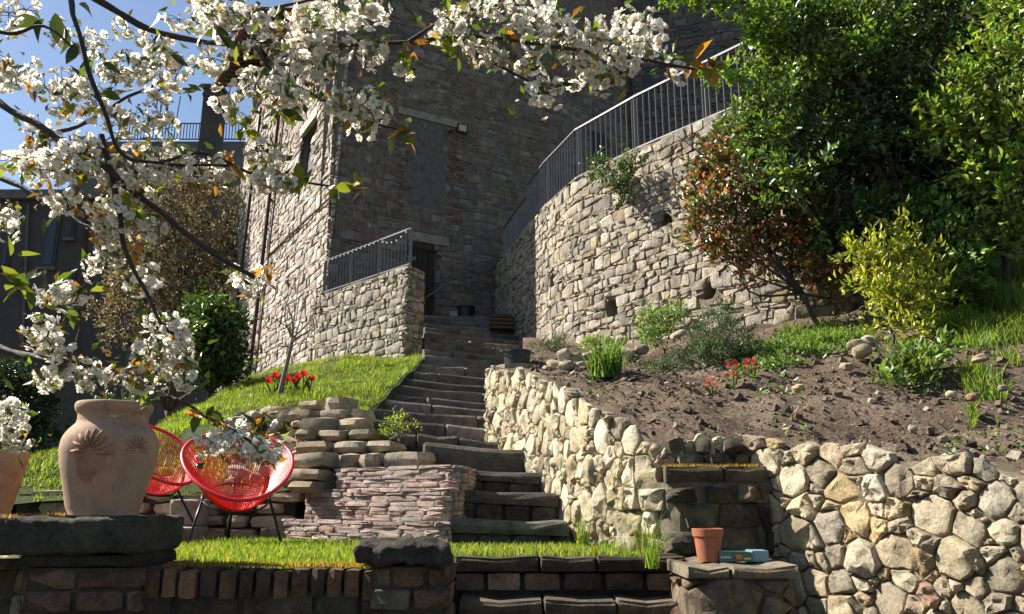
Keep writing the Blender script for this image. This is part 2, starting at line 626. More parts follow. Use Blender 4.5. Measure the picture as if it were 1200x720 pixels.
# ---------------------------------------------------------------- leaves and grass
def leaf_arrays(rng, pos, dirs, ln, wd, tints, fold=0.25, curl=0.15):
    """two-triangle folded leaves (base, side, tip, side)"""
    n = len(pos)
    d = dirs / (np.linalg.norm(dirs, axis=1, keepdims=True) + 1e-9)
    r = rng.normal(size=(n, 3)); u = np.cross(d, r); u /= (np.linalg.norm(u, axis=1, keepdims=True) + 1e-9)
    w = np.cross(u, d)
    ln = np.broadcast_to(ln, n)[:, None]; wd = np.broadcast_to(wd, n)[:, None]
    b = pos; tip = pos + d * ln - w * ln * curl
    l = pos + d * ln * 0.5 + u * wd * 0.5 + w * wd * fold
    r_ = pos + d * ln * 0.5 - u * wd * 0.5 + w * wd * fold
    V = np.stack([b, l, tip, r_], 1).reshape(-1, 3)
    i = np.arange(n)[:, None] * 4
    F = np.concatenate([i + np.array([[0, 2, 1]]), i + np.array([[0, 3, 2]])], 0)
    T = np.repeat(tints, 4, axis=0)
    return V, F, T

def tint_mix(rng, n, cols, var=0.25):
    """cols: list of (weight, rgb)"""
    w = np.array([c[0] for c in cols], float); w /= w.sum()
    a = np.array([c[1] for c in cols])
    k = rng.choice(len(cols), size=n, p=w)
    return np.clip(a[k] * rng.uniform(1 - var, 1 + var, (n, 1)) * rng.uniform(0.93, 1.07, (n, 3)), 0, 1)

def clump_points(rng, clumps, n, shell=0.55):
    """points through ellipsoid clumps, denser towards the surface"""
    vol = np.array([np.prod(c[1]) ** (2 / 3) for c in clumps]); k = rng.choice(len(clumps), size=n, p=vol / vol.sum())
    ctr = np.array([c[0] for c in clumps])[k]; rad = np.array([c[1] for c in clumps])[k]
    d = rng.normal(size=(n, 3)); d /= np.linalg.norm(d, axis=1, keepdims=True)
    r = rng.uniform(0, 1, (n, 1)) ** (1 / 3); r = shell + (1 - shell) * r; r *= rng.uniform(0.78, 1.12, (n, 1))
    return ctr + d * r * rad, d

def crown(name, rng, clumps, n, ln, wd, cols, mat, parent, shell=0.5, up=0.3, var=0.3, sprays=0, droop=0.0):
    pos, d = clump_points(rng, clumps, n, shell)
    if sprays:                       # gather leaves in sprays so that gaps open between them
        m = max(1, n // sprays)
        base = pos[:m]; bd = d[:m]
        k = rng.integers(0, m, n)
        tw = bd[k] * 0.6 + rng.normal(size=(m, 3))[k] * 0.5; pos = base[k] + tw * rng.uniform(-1.2, 1.2, (n, 1)) * ln * 1.5 + rng.normal(size=(n, 3)) * ln * 0.35; d = bd[k]
    dirs = d * 0.7 + rng.normal(size=(n, 3)) * 0.6 + np.array([0, 0, up - droop])
    t = tint_mix(rng, n, cols, var); sz = np.ones(n)
    if sprays:
        t = np.clip(t * rng.uniform(0.55, 1.5, m)[k][:, None], 0, 1); sz = rng.uniform(0.7, 1.3, m)[k]
    V, F, T = leaf_arrays(rng, pos, dirs, sz * ln * rng.uniform(0.6, 1.25, n), sz * wd * rng.uniform(0.7, 1.2, n), t)
    o = mk(name, V, F, mat, parent, T)
    o['kind'] = 'stuff'
    return o

def limbs(name, rng, base, clumps, r0, mat, parent, wob=0.12, n=6, trunk_h=0.35, trunk_name='trunk'):
    """trunk and one limb into each clump"""
    base = np.array(base, float)
    ctr = np.mean([c[0] for c in clumps], axis=0)
    fork = base + (ctr - base) * trunk_h
    mb = MB()
    pts = spline([base - (0, 0, 0.15), base + (fork - base) * 0.5 + rng.normal(size=3) * wob * 0.3, fork], 4)
    mb.tube(pts, np.linspace(r0, r0 * 0.75, len(pts)), 8)
    for c, r in clumps:
        c = np.array(c, float)
        mid = fork + (c - fork) * 0.5 + rng.normal(size=3) * wob
        pts = spline([fork, mid, c], 4)
        mb.tube(pts, np.linspace(r0 * 0.55, r0 * 0.12, len(pts)), 5)
        for _ in range(2):
            e = c + rng.normal(size=3) * np.array(r) * 0.6
            mb.tube([mid, (mid + e) / 2 + rng.normal(size=3) * wob * .5, e], [r0 * .25, r0 * .16, r0 * .05], 4)
    return mb.build(trunk_name, mat, parent, smooth=True)

def blades(rng, pos, h, w, cols, lean=0.35, segs=2, var=0.3):
    """grass blades: bent strips"""
    n = len(pos)
    a = rng.uniform(0, 2 * math.pi, n); side = np.stack([np.cos(a), np.sin(a), np.zeros(n)], 1)
    b = rng.uniform(0, 2 * math.pi, n); le = np.stack([np.cos(b), np.sin(b), np.zeros(n)], 1) * rng.uniform(0, 1, (n, 1)) * lean
    hh = (h * rng.uniform(0.5, 1.3, n))[:, None]; ww = (w * rng.uniform(0.7, 1.3, n))[:, None]
    t = tint_mix(rng, n, cols, var)
    up = np.array([0, 0, 1.0])
    v0 = pos - side * ww / 2; v1 = pos + side * ww / 2
    if segs == 1:
        tip = pos + (up + le) * hh
        V = np.stack([v0, v1, tip], 1).reshape(-1, 3); F = np.arange(n * 3).reshape(-1, 3)
        return V, F, np.repeat(t, 3, axis=0)
    m = pos + (up * 0.55 + le * 0.3) * hh
    v2 = m + side * ww * 0.4; v3 = m - side * ww * 0.4
    tip = pos + (up * 0.95 + le * 1.1) * hh
    V = np.stack([v0, v1, v2, v3, tip], 1).reshape(-1, 3)
    i = np.arange(n)[:, None] * 5
    F = np.concatenate([i + np.array([[0, 1, 2]]), i + np.array([[0, 2, 3]]), i + np.array([[3, 2, 4]])], 0)
    return V, F, np.repeat(t, 5, axis=0)

# ================================================================== materials
stone_mat('stone_warm', stain=(0.06, 0.05, 0.035), stain_lo=0.58, stain_hi=0.75, bump=0.6)
stone_mat('stone_tower', stain=(0.15, 0.125, 0.10), stain_lo=0.50, stain_hi=0.66, lichen_amt=0.2, bump=0.7)
stone_mat('stone_dark', stain=(0.022, 0.02, 0.017), stain_lo=0.42, stain_hi=0.62, lichen=(0.20, 0.20, 0.17), lichen_amt=0.3, bump=0.7, scale=1.4)
stone_mat('stone_step', stain=(0.045, 0.042, 0.037), stain_lo=0.48, stain_hi=0.68, lichen=(0.30, 0.29, 0.26), lichen_amt=0.3, bump=0.6, scale=1.3)
stone_mat('brick_pink', grain=0.6, stain=(0.56, 0.45, 0.41), stain_lo=0.46, stain_hi=0.70, lichen=(0.55, 0.48, 0.44), lichen_amt=0.5, bump=0.8, scale=1.6)
stone_mat('brick_dark', stain=(0.05, 0.04, 0.032), stain_lo=0.50, stain_hi=0.70, lichen=(0.20, 0.15, 0.10), lichen_amt=0.4, bump=0.7, scale=1.6)
stone_mat('mortar', stain=(0.12, 0.10, 0.07), stain_lo=0.54, stain_hi=0.74, lichen_amt=0.1, bump=1.0, scale=1.5)
stone_mat('plaster_old', stain=(0.10, 0.095, 0.085), stain_lo=0.5, stain_hi=0.75, lichen_amt=0.05, bump=0.25)
stone_mat('terracotta', stain=(0.40, 0.28, 0.195), stain_lo=0.40, stain_hi=0.58, lichen=(0.50, 0.42, 0.34), lichen_amt=0.12, bump=0.12, scale=1.2, grain=0.25)
ground_mat('lawn_soil', [(0.3, (0.045, 0.06, 0.018)), (0.6, (0.075, 0.10, 0.028)), (0.8, (0.10, 0.085, 0.05))], 2.2)
ground_mat('garden_soil', [(0.28, (0.085, 0.060, 0.042)), (0.5, (0.18, 0.13, 0.092)), (0.72, (0.29, 0.22, 0.16))], 1.6, bump=1.0, dist=0.06, fine=26)
ground_mat('earth', [(0.3, (0.05, 0.055, 0.025)), (0.6, (0.09, 0.08, 0.05)), (0.8, (0.13, 0.11, 0.08))], 0.5)
leaf_mat('grass', trans=0.5, rough=0.5, gloss=0.25, tcol=(1.5, 1.55, 0.5))
leaf_mat('leaf', trans=0.35, rough=0.4, gloss=0.45)
leaf_mat('leaf_glossy', trans=0.32, rough=0.33, gloss=0.5)
leaf_mat('bud', trans=0.25, rough=0.6, gloss=0.2, tcol=(1.2, 1.05, 0.75))
plain_mat('bark', (0.055, 0.042, 0.034), 0.9, scale=40, bump=0.6, coord='Position')
plain_mat('bark_pale', (0.16, 0.14, 0.11), 0.9, scale=40, bump=0.5, coord='Position')
plain_mat('iron', (0.15, 0.145, 0.145), 0.4, 0.2, scale=60, coord='Position')
plain_mat('iron_black', (0.012, 0.012, 0.013), 0.35, 0.3, scale=60, coord='Position')
plain_mat('door_wood', (0.035, 0.026, 0.02), 0.75, scale=18, bump=0.4, coord='Position')
plain_mat('wood_grey', (0.06, 0.055, 0.05), 0.85, scale=20, bump=0.4, coord='Position')
plain_mat('wood_brown', (0.10, 0.06, 0.035), 0.8, scale=20, bump=0.4, coord='Position')
plain_mat('render_grey', (0.125, 0.115, 0.105), 0.9, scale=1.5, bump=0.1, coord='Position')
plain_mat('render_dark', (0.062, 0.056, 0.052), 0.9, scale=1.5, bump=0.1, coord='Position')
plain_mat('render_pale', (0.32, 0.29, 0.26), 0.9, scale=1.5, bump=0.1, coord='Position')
plain_mat('roof_tile', (0.22, 0.10, 0.06), 0.85, scale=12, bump=0.3, coord='Position')
plain_mat('copper_pipe', (0.05, 0.028, 0.02), 0.5, 0.5, scale=20, coord='Position')
plain_mat('glass_dark', (0.015, 0.018, 0.022), 0.08, 0.0, var=0.1, spec=0.6, coord='Position')
plain_mat('white_plastic', (0.75, 0.73, 0.68), 0.4, var=0.05)
plain_mat('lamp_glass', (0.42, 0.41, 0.33), 0.25, var=0.1, scale=60)
plain_mat('red_cord', (0.85, 0.022, 0.018), 0.32, var=0.08, spec=0.5, coord='Position')
plain_mat('red_tube', (0.62, 0.016, 0.03), 0.35, var=0.1, spec=0.5, coord='Position')
plain_mat('tub_plastic', (0.014, 0.015, 0.018), 0.45, scale=15)
plain_mat('pot_orange', (0.30, 0.10, 0.05), 0.6, scale=14, var=0.2)
plain_mat('concrete', (0.22, 0.20, 0.17), 0.95, scale=14, bump=0.6, var=0.35, coord='Position')

PAL_WARM = [(4, (0.50, 0.42, 0.29)), (3, (0.43, 0.36, 0.26)), (2, (0.56, 0.49, 0.37)), (1.5, (0.36, 0.30, 0.23)), (1, (0.48, 0.36, 0.20)), (0.25, (0.40, 0.25, 0.18))]
PAL_CREAM = [(4, (0.58, 0.49, 0.33)), (3, (0.50, 0.42, 0.28)), (2, (0.62, 0.54, 0.40)), (1, (0.40, 0.33, 0.23))]
PAL_BASTION = [(4, (0.38, 0.33, 0.265)), (3, (0.33, 0.29, 0.24)), (2, (0.43, 0.375, 0.30)), (1.2, (0.28, 0.245, 0.205)), (0.8, (0.40, 0.32, 0.22))]
PAL_TOWER_SHADED = [(4, (0.23, 0.19, 0.15)), (3, (0.205, 0.17, 0.135)), (2, (0.26, 0.23, 0.195)), (0.6, (0.22, 0.16, 0.125)), (0.8, (0.165, 0.145, 0.13))]  # tower front: its shade is put into these darker stone colours
PAL_TOWER_LIT = [(4, (0.52, 0.45, 0.39)), (3, (0.47, 0.40, 0.35)), (2, (0.57, 0.51, 0.45)), (1, (0.46, 0.36, 0.30))]  # sunlit tower side: paler copy, the sunlight put into the colour
PAL_PINK = [(4, (0.62, 0.47, 0.42)), (3, (0.60, 0.43, 0.38)), (2, (0.64, 0.53, 0.48)), (0.5, (0.52, 0.33, 0.27)), (0.6, (0.56, 0.5, 0.46))]
PAL_BRICK = [(4, (0.28, 0.17, 0.115)), (3, (0.23, 0.14, 0.10)), (2, (0.33, 0.21, 0.14)), (1, (0.21, 0.165, 0.12))]
PAL_STEP = [(4, (0.175, 0.155, 0.13)), (2, (0.21, 0.185, 0.155)), (2, (0.145, 0.128, 0.107))]
PAL_DRY = [(4, (0.42, 0.34, 0.24)), (3, (0.36, 0.29, 0.205)), (2, (0.48, 0.39, 0.28)), (1, (0.30, 0.24, 0.18))]

# ================================================================== layout (world metres; the camera stands at the origin, eye level z = 0)
LOW_STEPS = [(527, 607, 668, 611, 6.10), (513, 570, 655, 578, 6.50), (505, 545, 648, 554, 6.90), (495, 517, 632, 527, 7.30)]
UP_V = [503, 490, 477, 468, 460, 450, 442, 433, 425, 415, 408, 400, 394, 388, 382, 377, 372, 367]
def up_left(v): return float(np.interp(v, [365, 412, 416, 428, 438, 447, 460, 468, 477, 490, 503], [497, 497, 496, 487, 478, 470, 458, 450, 437, 430, 450]))
def up_right(v): return float(np.interp(v, [365, 400, 430, 470, 505], [604, 612, 612, 606, 600]))
STEPS = []
for (ul, vl, ur, vr, y) in LOW_STEPS:
    STEPS.append((P(ul, vl, y), P(ur, vr, y + 0.06)))
for i, v in enumerate(UP_V):
    y = 7.8 + 0.5 * i
    ul, ur = up_left(v), up_right(v)
    rot = min(0.40, 0.1 + 0.03 * i)
    a = P(ul, v, y); wdt = (ur - ul) / F_PX * y
    b = P(ur, v + (ur - ul) * 0.085, y + wdt * rot)
    b[2] = max(b[2], a[2] - 0.09)
    STEPS.append((a, b))
SY = np.array([a[1] for a, b in STEPS]); SZ = np.array([a[2] for a, b in STEPS])
SXL = np.array([a[0] for a, b in STEPS])
def stair_z(y): return float(np.interp(y, np.r_[5.5, SY], np.r_[-0.32, SZ]))
def stair_left(y): return float(np.interp(y, SY, SXL))

LAND = -0.32
def H_lawn(x, y):
    z = float(np.interp(y, [7.0, 7.35, 8.2, 9.5, 12.0, 14.0, 16.0, 22.0, 40.0], [0.02, 0.10, 0.80, 1.25, 2.08, 2.50, 2.66, 3.2, 4.5]))
    z -= 0.19 * max(0.0, -2.6 - x) * min(1.0, max(0.0, (y - 6.8) / 2))
    z -= 0.55 * max(0.0, -3.85 - x) * min(1.0, max(0.0, (y - 8.0) / 1.5))
    return z + 0.07 * fbm(x * 0.9, y * 0.9, 3.0) + 0.02 * fbm(x * 4, y * 4, 5.0)
def H_soil(x, y):
    z = float(np.interp(y, [2.0, 3.0, 3.75, 5.4, 6.0, 7.0, 8.4, 10.0, 12.8, 15.2, 30], [-0.25, 0.0, 0.10, 0.40, 0.70, 1.03, 1.36, 1.85, 2.48, 3.05, 6.0]))
    z += 0.24 * max(0.0, x - 1.6) * min(1.0, max(0.0, (y - 4.4) / 5))
    return z

# ------------------------------------------------------------------ ground sheets
def sheet(name, xs, ys, fn, mat, kind='structure'):
    V = [(x, y, fn(x, y)) for y in ys for x in xs]
    n = len(xs)
    F = [(j * n + i, j * n + i + 1, (j + 1) * n + i + 1, (j + 1) * n + i) for j in range(len(ys) - 1) for i in range(n - 1)]
    o = mk(name, V, F, mat, smooth=True)
    o['kind'] = kind
    return o

def far_ground(x, y):
    z = -1.62
    if y > 9: z += 0.30 * min(y - 9, 6)
    if y > 24: z += 0.05 * min(y - 24, 60)
    return z
gx = np.r_[-400, -200, -100, -60, np.arange(-40, 41, 4), 60, 100, 200, 400]
gy = np.r_[-60, -30, -15, -8, np.arange(-4, 40, 2), 50, 70, 100, 200, 500, 900]
sheet('ground', gx, gy, far_ground, 'earth')
# grassy terrace in front of the chairs, and the landing at the foot of the stairs
sheet('terrace', np.linspace(-6.0, 1.2, 37), np.linspace(3.98, 7.35, 18), lambda x, y: float(np.interp(y, [3.98, 4.9, 7.35], [-0.30, -0.325, -0.30])) + 0.012 * fbm(x * 2, y * 2) - (0.9 if (x > -0.28 and y < 4.98) else 0), 'lawn_soil')
# lawn slope left of the stairs
LV = []; LF = []
ly = np.r_[np.arange(7.3, 17, 0.2), np.arange(17, 41, 2)]; nl_ = 60
for y in ly:
    x1 = stair_left(y) + 0.015
    for k in range(nl_):
        x = -16 + (x1 + 16) * (1 - (1 - k / (nl_ - 2)) ** 2.2) if k < nl_ - 1 else x1 + 0.03
        LV.append((x, y, H_lawn(min(x, x1), y) - (0.7 if k == nl_ - 1 else 0)))
for j in range(len(ly) - 1):
    for i in range(nl_ - 1):
        LF.append((j * nl_ + i, j * nl_ + i + 1, (j + 1) * nl_ + i + 1, (j + 1) * nl_ + i))
tag(mk('lawn', LV, LF, 'lawn_soil', smooth=True), kind='structure')
# dug garden soil right of the stairs
def soil_top(x, y):
    z = H_soil(x, y)
    return z + 0.07 * fbm(x * 2.1, y * 2.1, 1.0, 4) + 0.05 * fbm(x * 6, y * 6, 2.0, 4)
def low_wall_x(y): return float(np.interp(y, [2.85, 3.72, 4.5, 5.33, 5.44, 5.5, 6.05, 6.95, 7.72, 8.35, 8.8, 9.2, 15.2, 17], [3.0, 2.52, 2.10, 1.67, 1.56, 1.0, 0.60, 0.34, 0.05, -0.22, -0.08, 0.12, 0.2, 0.2]))
SV = []; SF = []
sy = np.r_[np.arange(3.0, 8.0, 0.07), np.arange(8.0, 16.5, 0.16)]; nt_ = 90
for y in sy:
    x0 = low_wall_x(y)
    for k in range(nt_):
        t = k / (nt_ - 1)
        x = x0 + (12 - x0) * max(0, (k - 1) / (nt_ - 2)) ** 1.7 + (0 if k == 0 else 0.01)
        SV.append((x, y, soil_top(x, y) - (0.5 if k == 0 else 0)))
for j in range(len(sy) - 1):
    for i in range(nt_ - 1):
        SF.append((j * nt_ + i, j * nt_ + i + 1, (j + 1) * nt_ + i + 1, (j + 1) * nt_ + i))
tag(mk('garden_soil', SV, SF, 'garden_soil', smooth=True), kind='structure')

# ------------------------------------------------------------------ stone staircase
def slab(rng, a, b, depth, thick, back, nose=0.018, wear=0.012, nst=7, round_=0.05):
    """a worn stone step: front edge from a to b (points on the upper nosing), going back along `back`"""
    a = np.array(a, float); b = np.array(b, float); back = np.array(back, float)
    prof = [(depth, -thick), (0.012, -thick), (-0.002, -thick * 0.55), (-nose * 0.2, -round_), (0.006, -round_ * 0.45), (round_ * 0.4, -round_ * 0.1), (round_ * 1.3, 0.0), (depth, 0.004)]
    L = np.linalg.norm(b - a)
    V = []; m = len(prof)
    ph = rng.uniform(0, 50)
    ts = np.r_[0, 0.02, np.linspace(0.08, 0.92, nst - 4), 0.98, 1.0]
    for k, t in enumerate(ts):
        e = 0.7 if k in (0, len(ts) - 1) else 1.0
        base = a + (b - a) * t
        wz = -wear * (math.sin(math.pi * t) ** 2) * rng.uniform(0.6, 1.4) + 0.008 * fbm(t * L * 3 + ph, ph) - (0.02 if e < 1 else 0)
        wd = 0.014 * fbm(t * L * 4 + ph, 7.0) + (0.02 if e < 1 else 0)
        for d, z in prof:
            q = base + back * (d + wd + rng.uniform(-1, 1) * 0.004)
            V.append((q[0], q[1], q[2] + z + (wz if z > -thick * 0.7 else 0)))
    F = []
    n = len(ts)
    for i in range(n - 1):
        for k in range(m):
            k2 = (k + 1) % m
            F.append((i * m + k, (i + 1) * m + k, (i + 1) * m + k2, i * m + k2))
    F.append(tuple(range(m)))
    F.append(tuple((n - 1) * m + k for k in range(m - 1, -1, -1)))
    return V, F

rng = np.random.default_rng(11)
stair = thing('stone_staircase', 'long worn stone staircase climbing from the grass landing to the tower door', 'staircase', P(590, 640, 6.1))
corem = MB()
for i, (a, b) in enumerate(STEPS):
    nxt = STEPS[i + 1][0] if i + 1 < len(STEPS) else a + np.array((0, 1.6, 0.0))
    run = np.array((b[0] - a[0], b[1] - a[1], 0)); w = np.linalg.norm(run); run /= w
    back = np.array((-run[1], run[0], 0))
    depth = (nxt[1] - a[1]) + 0.16
    rise = a[2] - (STEPS[i - 1][0][2] if i else LAND)
    if i == 0: rise += 0.02
    low = i < 4
    if low:
        thick = [0.105, 0.11, 0.10, 0.235][i]
        cuts = [0.0, 1.0]
        rad = [0.04, 0.05, 0.035, 0.085][i]
    else:
        thick = rise + 0.05; rad = rng.uniform(0.045, 0.065)
        k = rng.choice([2, 2, 3]); cuts = np.r_[0, np.sort(rng.uniform(0.2, 0.85, k - 1)), 1.0]
        if k == 3 and cuts[2] - cuts[1] < 0.15: cuts = np.r_[0, 0.36, 0.72, 1.0]
    for c0, c1 in zip(cuts[:-1], cuts[1:]):
        dz = rng.uniform(-0.02, 0.008) if not low else 0
        pa = a + (b - a) * c0 + run * 0.004 + back * rng.uniform(-0.015, 0.03); pb = a + (b - a) * c1 - run * 0.004 + back * rng.uniform(-0.015, 0.03)
        pa = pa + np.array((0, 0, dz)); pb = pb + np.array((0, 0, dz + rng.uniform(-0.012, 0.004)))
        if i in (4, 5, 6) and c0 == 0: pa = pa - run * rng.uniform(0.0, 0.1)
        V, F = slab(rng, pa, pb, depth, thick, back, round_=rad, nst=9 if low else 7, wear=0.02 if low else 0.014)
        mk('step_slab', V, F, 'stone_step', stair, pick(rng, PAL_STEP), smooth=False)
    if low and rise > thick + 0.03:                       # brick riser under the overhanging slab
        s = 0.0
        z1 = a[2] - thick - 0.006; z0 = a[2] - rise
        while s < w - 0.05:
            l = min(rng.uniform(0.2, 0.3), w - s)
            X, Fr = rock_mesh(rng, (l - 0.012, 0.16, z1 - z0 + 0.01), 0.22, 0.03)
            ctr = a + (b - a) * ((s + l / 2) / w) + back * 0.105; ctr[2] = (z0 + z1) / 2 + (b[2] - a[2]) * (s + l / 2) / w
            X = rotz(X, math.atan2(run[1], run[0])) + ctr
            mk('riser_block', X, Fr, 'stone_dark', stair, pick(rng, PAL_STEP), smooth=False, center=True)
            s += l
    # solid body under the step
    ins = 0.06
    q = [a + back * ins + run * 0.03, b + back * ins - run * 0.03, b + back * (depth + 0.25) - run * 0.03, a + back * (depth + 0.25) + run * 0.03]
    V = [(p[0], p[1], p[2] - thick * 0.8 - 0.03) for p in q] + [(p[0], p[1], p[2] - 1.2) for p in q]
    corem.add(V, [(0, 1, 2, 3), (7, 6, 5, 4), (0, 4, 5, 1), (1, 5, 6, 2), (2, 6, 7, 3), (3, 7, 4, 0)], (0.13, 0.12, 0.10))
corem.build('stair_core', 'stone_dark', stair, tints=True)
# flat landing in front of the tower door
TOP_Z = STEPS[-1][0][2]
mkv = [P(480, 367, 16.45), P(640, 380, 16.6)]
o = MB().box(-2.6, 0.3, 16.62, 18.6, TOP_Z - 0.4, TOP_Z + 0.012, (0.2, 0.18, 0.16)).build('landing_slab', 'stone_step', stair, tints=True)

# lower front steps below the grass landing
fst = thing('front_steps', 'dark mossy brick and stone steps below the grass landing at the bottom edge', 'steps', (0.3, 4.6, -1.6))
for i, (y, zt, n) in enumerate([(4.93, LAND + 0.02, 3), (4.74, LAND - 0.195, 3), (4.42, LAND - 0.38, 2), (4.05, LAND - 0.57, 2), (3.68, LAND - 0.76, 2), (3.31, LAND - 0.95, 2)]):
    xa = -0.34 if i == 0 else -0.30; xb = 1.02 if i == 0 else 0.92
    cuts = np.linspace(0, 1, n + 1) + np.r_[0, rng.uniform(-0.08, 0.08, n - 1), 0]
    for c0, c1 in zip(cuts[:-1], cuts[1:]):
        V, F = slab(rng, (xa + (xb - xa) * c0 + .004, y + rng.uniform(-.015, .015), zt), (xa + (xb - xa) * c1 - .004, y + rng.uniform(-.015, .015), zt - 0.012 * i), 0.5, 0.085, (0, 1, 0), round_=0.022)
        mk('step_slab', V, F, 'stone_step' if i else 'stone_dark', fst, pick(rng, PAL_STEP) * (0.8, 0.72, 0.6), smooth=False)
    s = xa
    while s < xb - 0.04:
        l = min(rng.uniform(0.16, 0.27), xb - s)
        X, Fr = rock_mesh(rng, (l - 0.012, 0.14, 0.1), 0.22, 0.04)
        mk('riser_block', X + np.array((s + l / 2, y + 0.10, zt - 0.145)), Fr, 'stone_dark', fst, pick(rng, PAL_BRICK) * 1.2, center=True)
        s += l
cm = MB()
for i, y in enumerate([4.93, 4.74, 4.42, 4.05, 3.68, 3.31]):
    cm.box(-0.30, 0.94, y + 0.07, 5.35 - 0.01 * i, -1.7 - 0.02 * i, LAND - 0.09 - 0.19 * i, (0.09, 0.08, 0.07))
cm.build('steps_core', 'stone_dark', fst, tints=True)

# ------------------------------------------------------------------ tower
TC = np.array((-3.72, 15.6)); TDIR = np.array((math.cos(math.radians(30)), math.sin(math.radians(30)))); TL = 8.6
TLEFT = np.array((-math.sin(math.radians(30)), math.cos(math.radians(30)))); TLL = 11.0
def on_line(u, v, p0, d):
    """where the sight line through a pixel meets the upright plane over p0 + s d -> (s, z)"""
    r = P(u, v, 1.0)
    # p0 + s d = t (r.x, 1)
    A = np.array([[d[0], -r[0]], [d[1], -1.0]]); s, t = np.linalg.solve(A, -p0)
    return s, r[2] * t
rng = np.random.default_rng(5)
tower = thing('stone_tower', 'tall old stone tower with blocked-up window and dark doorway above the stairs', 'tower', (TC[0], TC[1], 2.0))
TOPZ = 14.5; BAT = 0.035
pf = Path([TC, TC + TDIR * TL], 0)
plf = Path([TC + TLEFT * TLL, TC], 0)
pt = Path([TC + TLEFT * TLL, TC, TC + TDIR * TL], 0)      # both faces, round the corner
tz0 = 1.6
bd0 = on_line(482, 131, TC, TDIR); bd1 = on_line(527, 246, TC, TDIR)          # blocked opening
dr0 = on_line(484, 281, TC, TDIR); dr1 = on_line(511, 366, TC, TDIR)          # door
ln0 = on_line(470, 121, TC, TDIR); ln1 = on_line(545, 139, TC, TDIR)
dl0 = on_line(480, 271, TC, TDIR); dl1 = on_line(527, 283, TC, TDIR)
DOOR_B = TOP_Z - 0.02; DOOR_T = dl0[1] - 0.18
DS0, DS1 = dr0[0], dr1[0]
wn0 = on_line(345, 158, TC, TLEFT); wn1 = on_line(357, 206, TC, TLEFT)
WS0, WS1 = plf.L - wn0[0], plf.L - wn1[0]
WZ0, WZ1 = wn1[1], wn0[1]
wall_core('wall_core', pt, lambda s: tz0 - 1.2, lambda s: TOPZ, 'mortar', tower, 0.8, BAT, 3.0, ds=0.12, dz=0.15, tint=(0.24, 0.20, 0.165), seed=3,
          holes=[((WS0 + WS1) / 2, (WZ0 + WZ1) / 2, abs(WS1 - WS0) + 0.05, WZ1 - WZ0 + 0.05), (TLL + (DS0 + DS1) / 2, (DOOR_B + DOOR_T) / 2 - 0.3, DS1 - DS0 + 0.1, DOOR_T - DOOR_B + 0.6)])
def tower_keep(s, z):
    if bd0[0] - 0.02 < s < bd1[0] + 0.02 and bd1[1] < z < ln0[1] + 0.1: return False
    if ln0[0] - 0.02 < s < ln1[0] and ln1[1] - 0.25 < z < ln0[1] + 0.05: return False
    if DS0 - 0.02 < s < DS1 + 0.02 and z < DOOR_T + 0.05: return False
    if dl0[0] < s < dl1[0] and DOOR_T - 0.05 < z < dl0[1] + 0.02: return False
    return True
polys = course_polys(rng, pf.L, tz0 + 0.4, 12.6, 0.115, 0.23, 0.45, 0.6, 0.035, jit=0.24)
def redden(items): pass
lay_stones(tower, pf, polys, rng, PAL_TOWER_SHADED, 'stone_tower', 0.012, 0.014, RINGS_S, 1, keep=tower_keep, nmax=230, noise=0.4, batter=BAT, zref=3.0)
polys = course_polys(rng, plf.L, tz0 - 0.8, 12.6, 0.15, 0.30, 0.4, 0.55, 0.03, jit=0.2)
wn0 = on_line(345, 158, TC, TLEFT); wn1 = on_line(357, 206, TC, TLEFT)
WS0, WS1 = plf.L - wn0[0], plf.L - wn1[0]
WZ0, WZ1 = wn1[1], wn0[1]
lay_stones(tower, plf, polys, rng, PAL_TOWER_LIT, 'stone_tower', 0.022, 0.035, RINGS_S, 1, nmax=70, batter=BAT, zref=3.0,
           keep=lambda s, z: not (min(WS0, WS1) - 0.05 < s < max(WS0, WS1) + 0.05 and WZ0 - 0.05 < z < WZ1 + 0.1))
def slab_on(path, s0, s1, z0, z1, d0, d1, mat, name, parent, tint, z0b=None, z1b=None, zref=3.0, bat=BAT):
    """a flat block set on a wall face between s0..s1, z0..z1, from depth d0 out to d1"""
    V = []
    for d in (d0, d1):
        for s, z in ((s0, z0), (s1, z0 if z0b is None else z0b), (s1, z1 if z1b is None else z1b), (s0, z1)):
            V.append(path.pos(np.array([s]), np.array([z]), d - bat * (z - zref))[0])
    return mk(name, V, [(3, 2, 1, 0), (4, 5, 6, 7), (0, 1, 5, 4), (1, 2, 6, 5), (2, 3, 7, 6), (3, 0, 4, 7)], mat, parent, tint)
slab_on(pf, bd0[0], bd1[0], bd1[1], ln0[1] - 0.2, -0.05, 0.008, 'plaster_old', 'blocked_window', tower, (0.125, 0.115, 0.10))
slab_on(pf, ln0[0], ln1[0], ln0[1] - 0.17, ln0[1], -0.05, 0.045, 'plaster_old', 'lintel', tower, (0.27, 0.24, 0.20))
slab_on(pf, dl0[0], dl1[0], DOOR_T, DOOR_T + 0.2, -0.05, 0.05, 'plaster_old', 'lintel', tower, (0.28, 0.25, 0.20))
door = slab_on(pf, DS0, DS1, DOOR_B, DOOR_T, -0.26, -0.20, 'door_wood', 'door', tower, None)
for k in range(5):
    a_, b_ = DS0 + (DS1 - DS0) * k / 5 + 0.008, DS0 + (DS1 - DS0) * (k + 1) / 5 - 0.008
    slab_on(pf, a_, b_, DOOR_B + 0.02, DOOR_T - 0.02, -0.21, -0.175, 'door_wood', 'board', door, None)
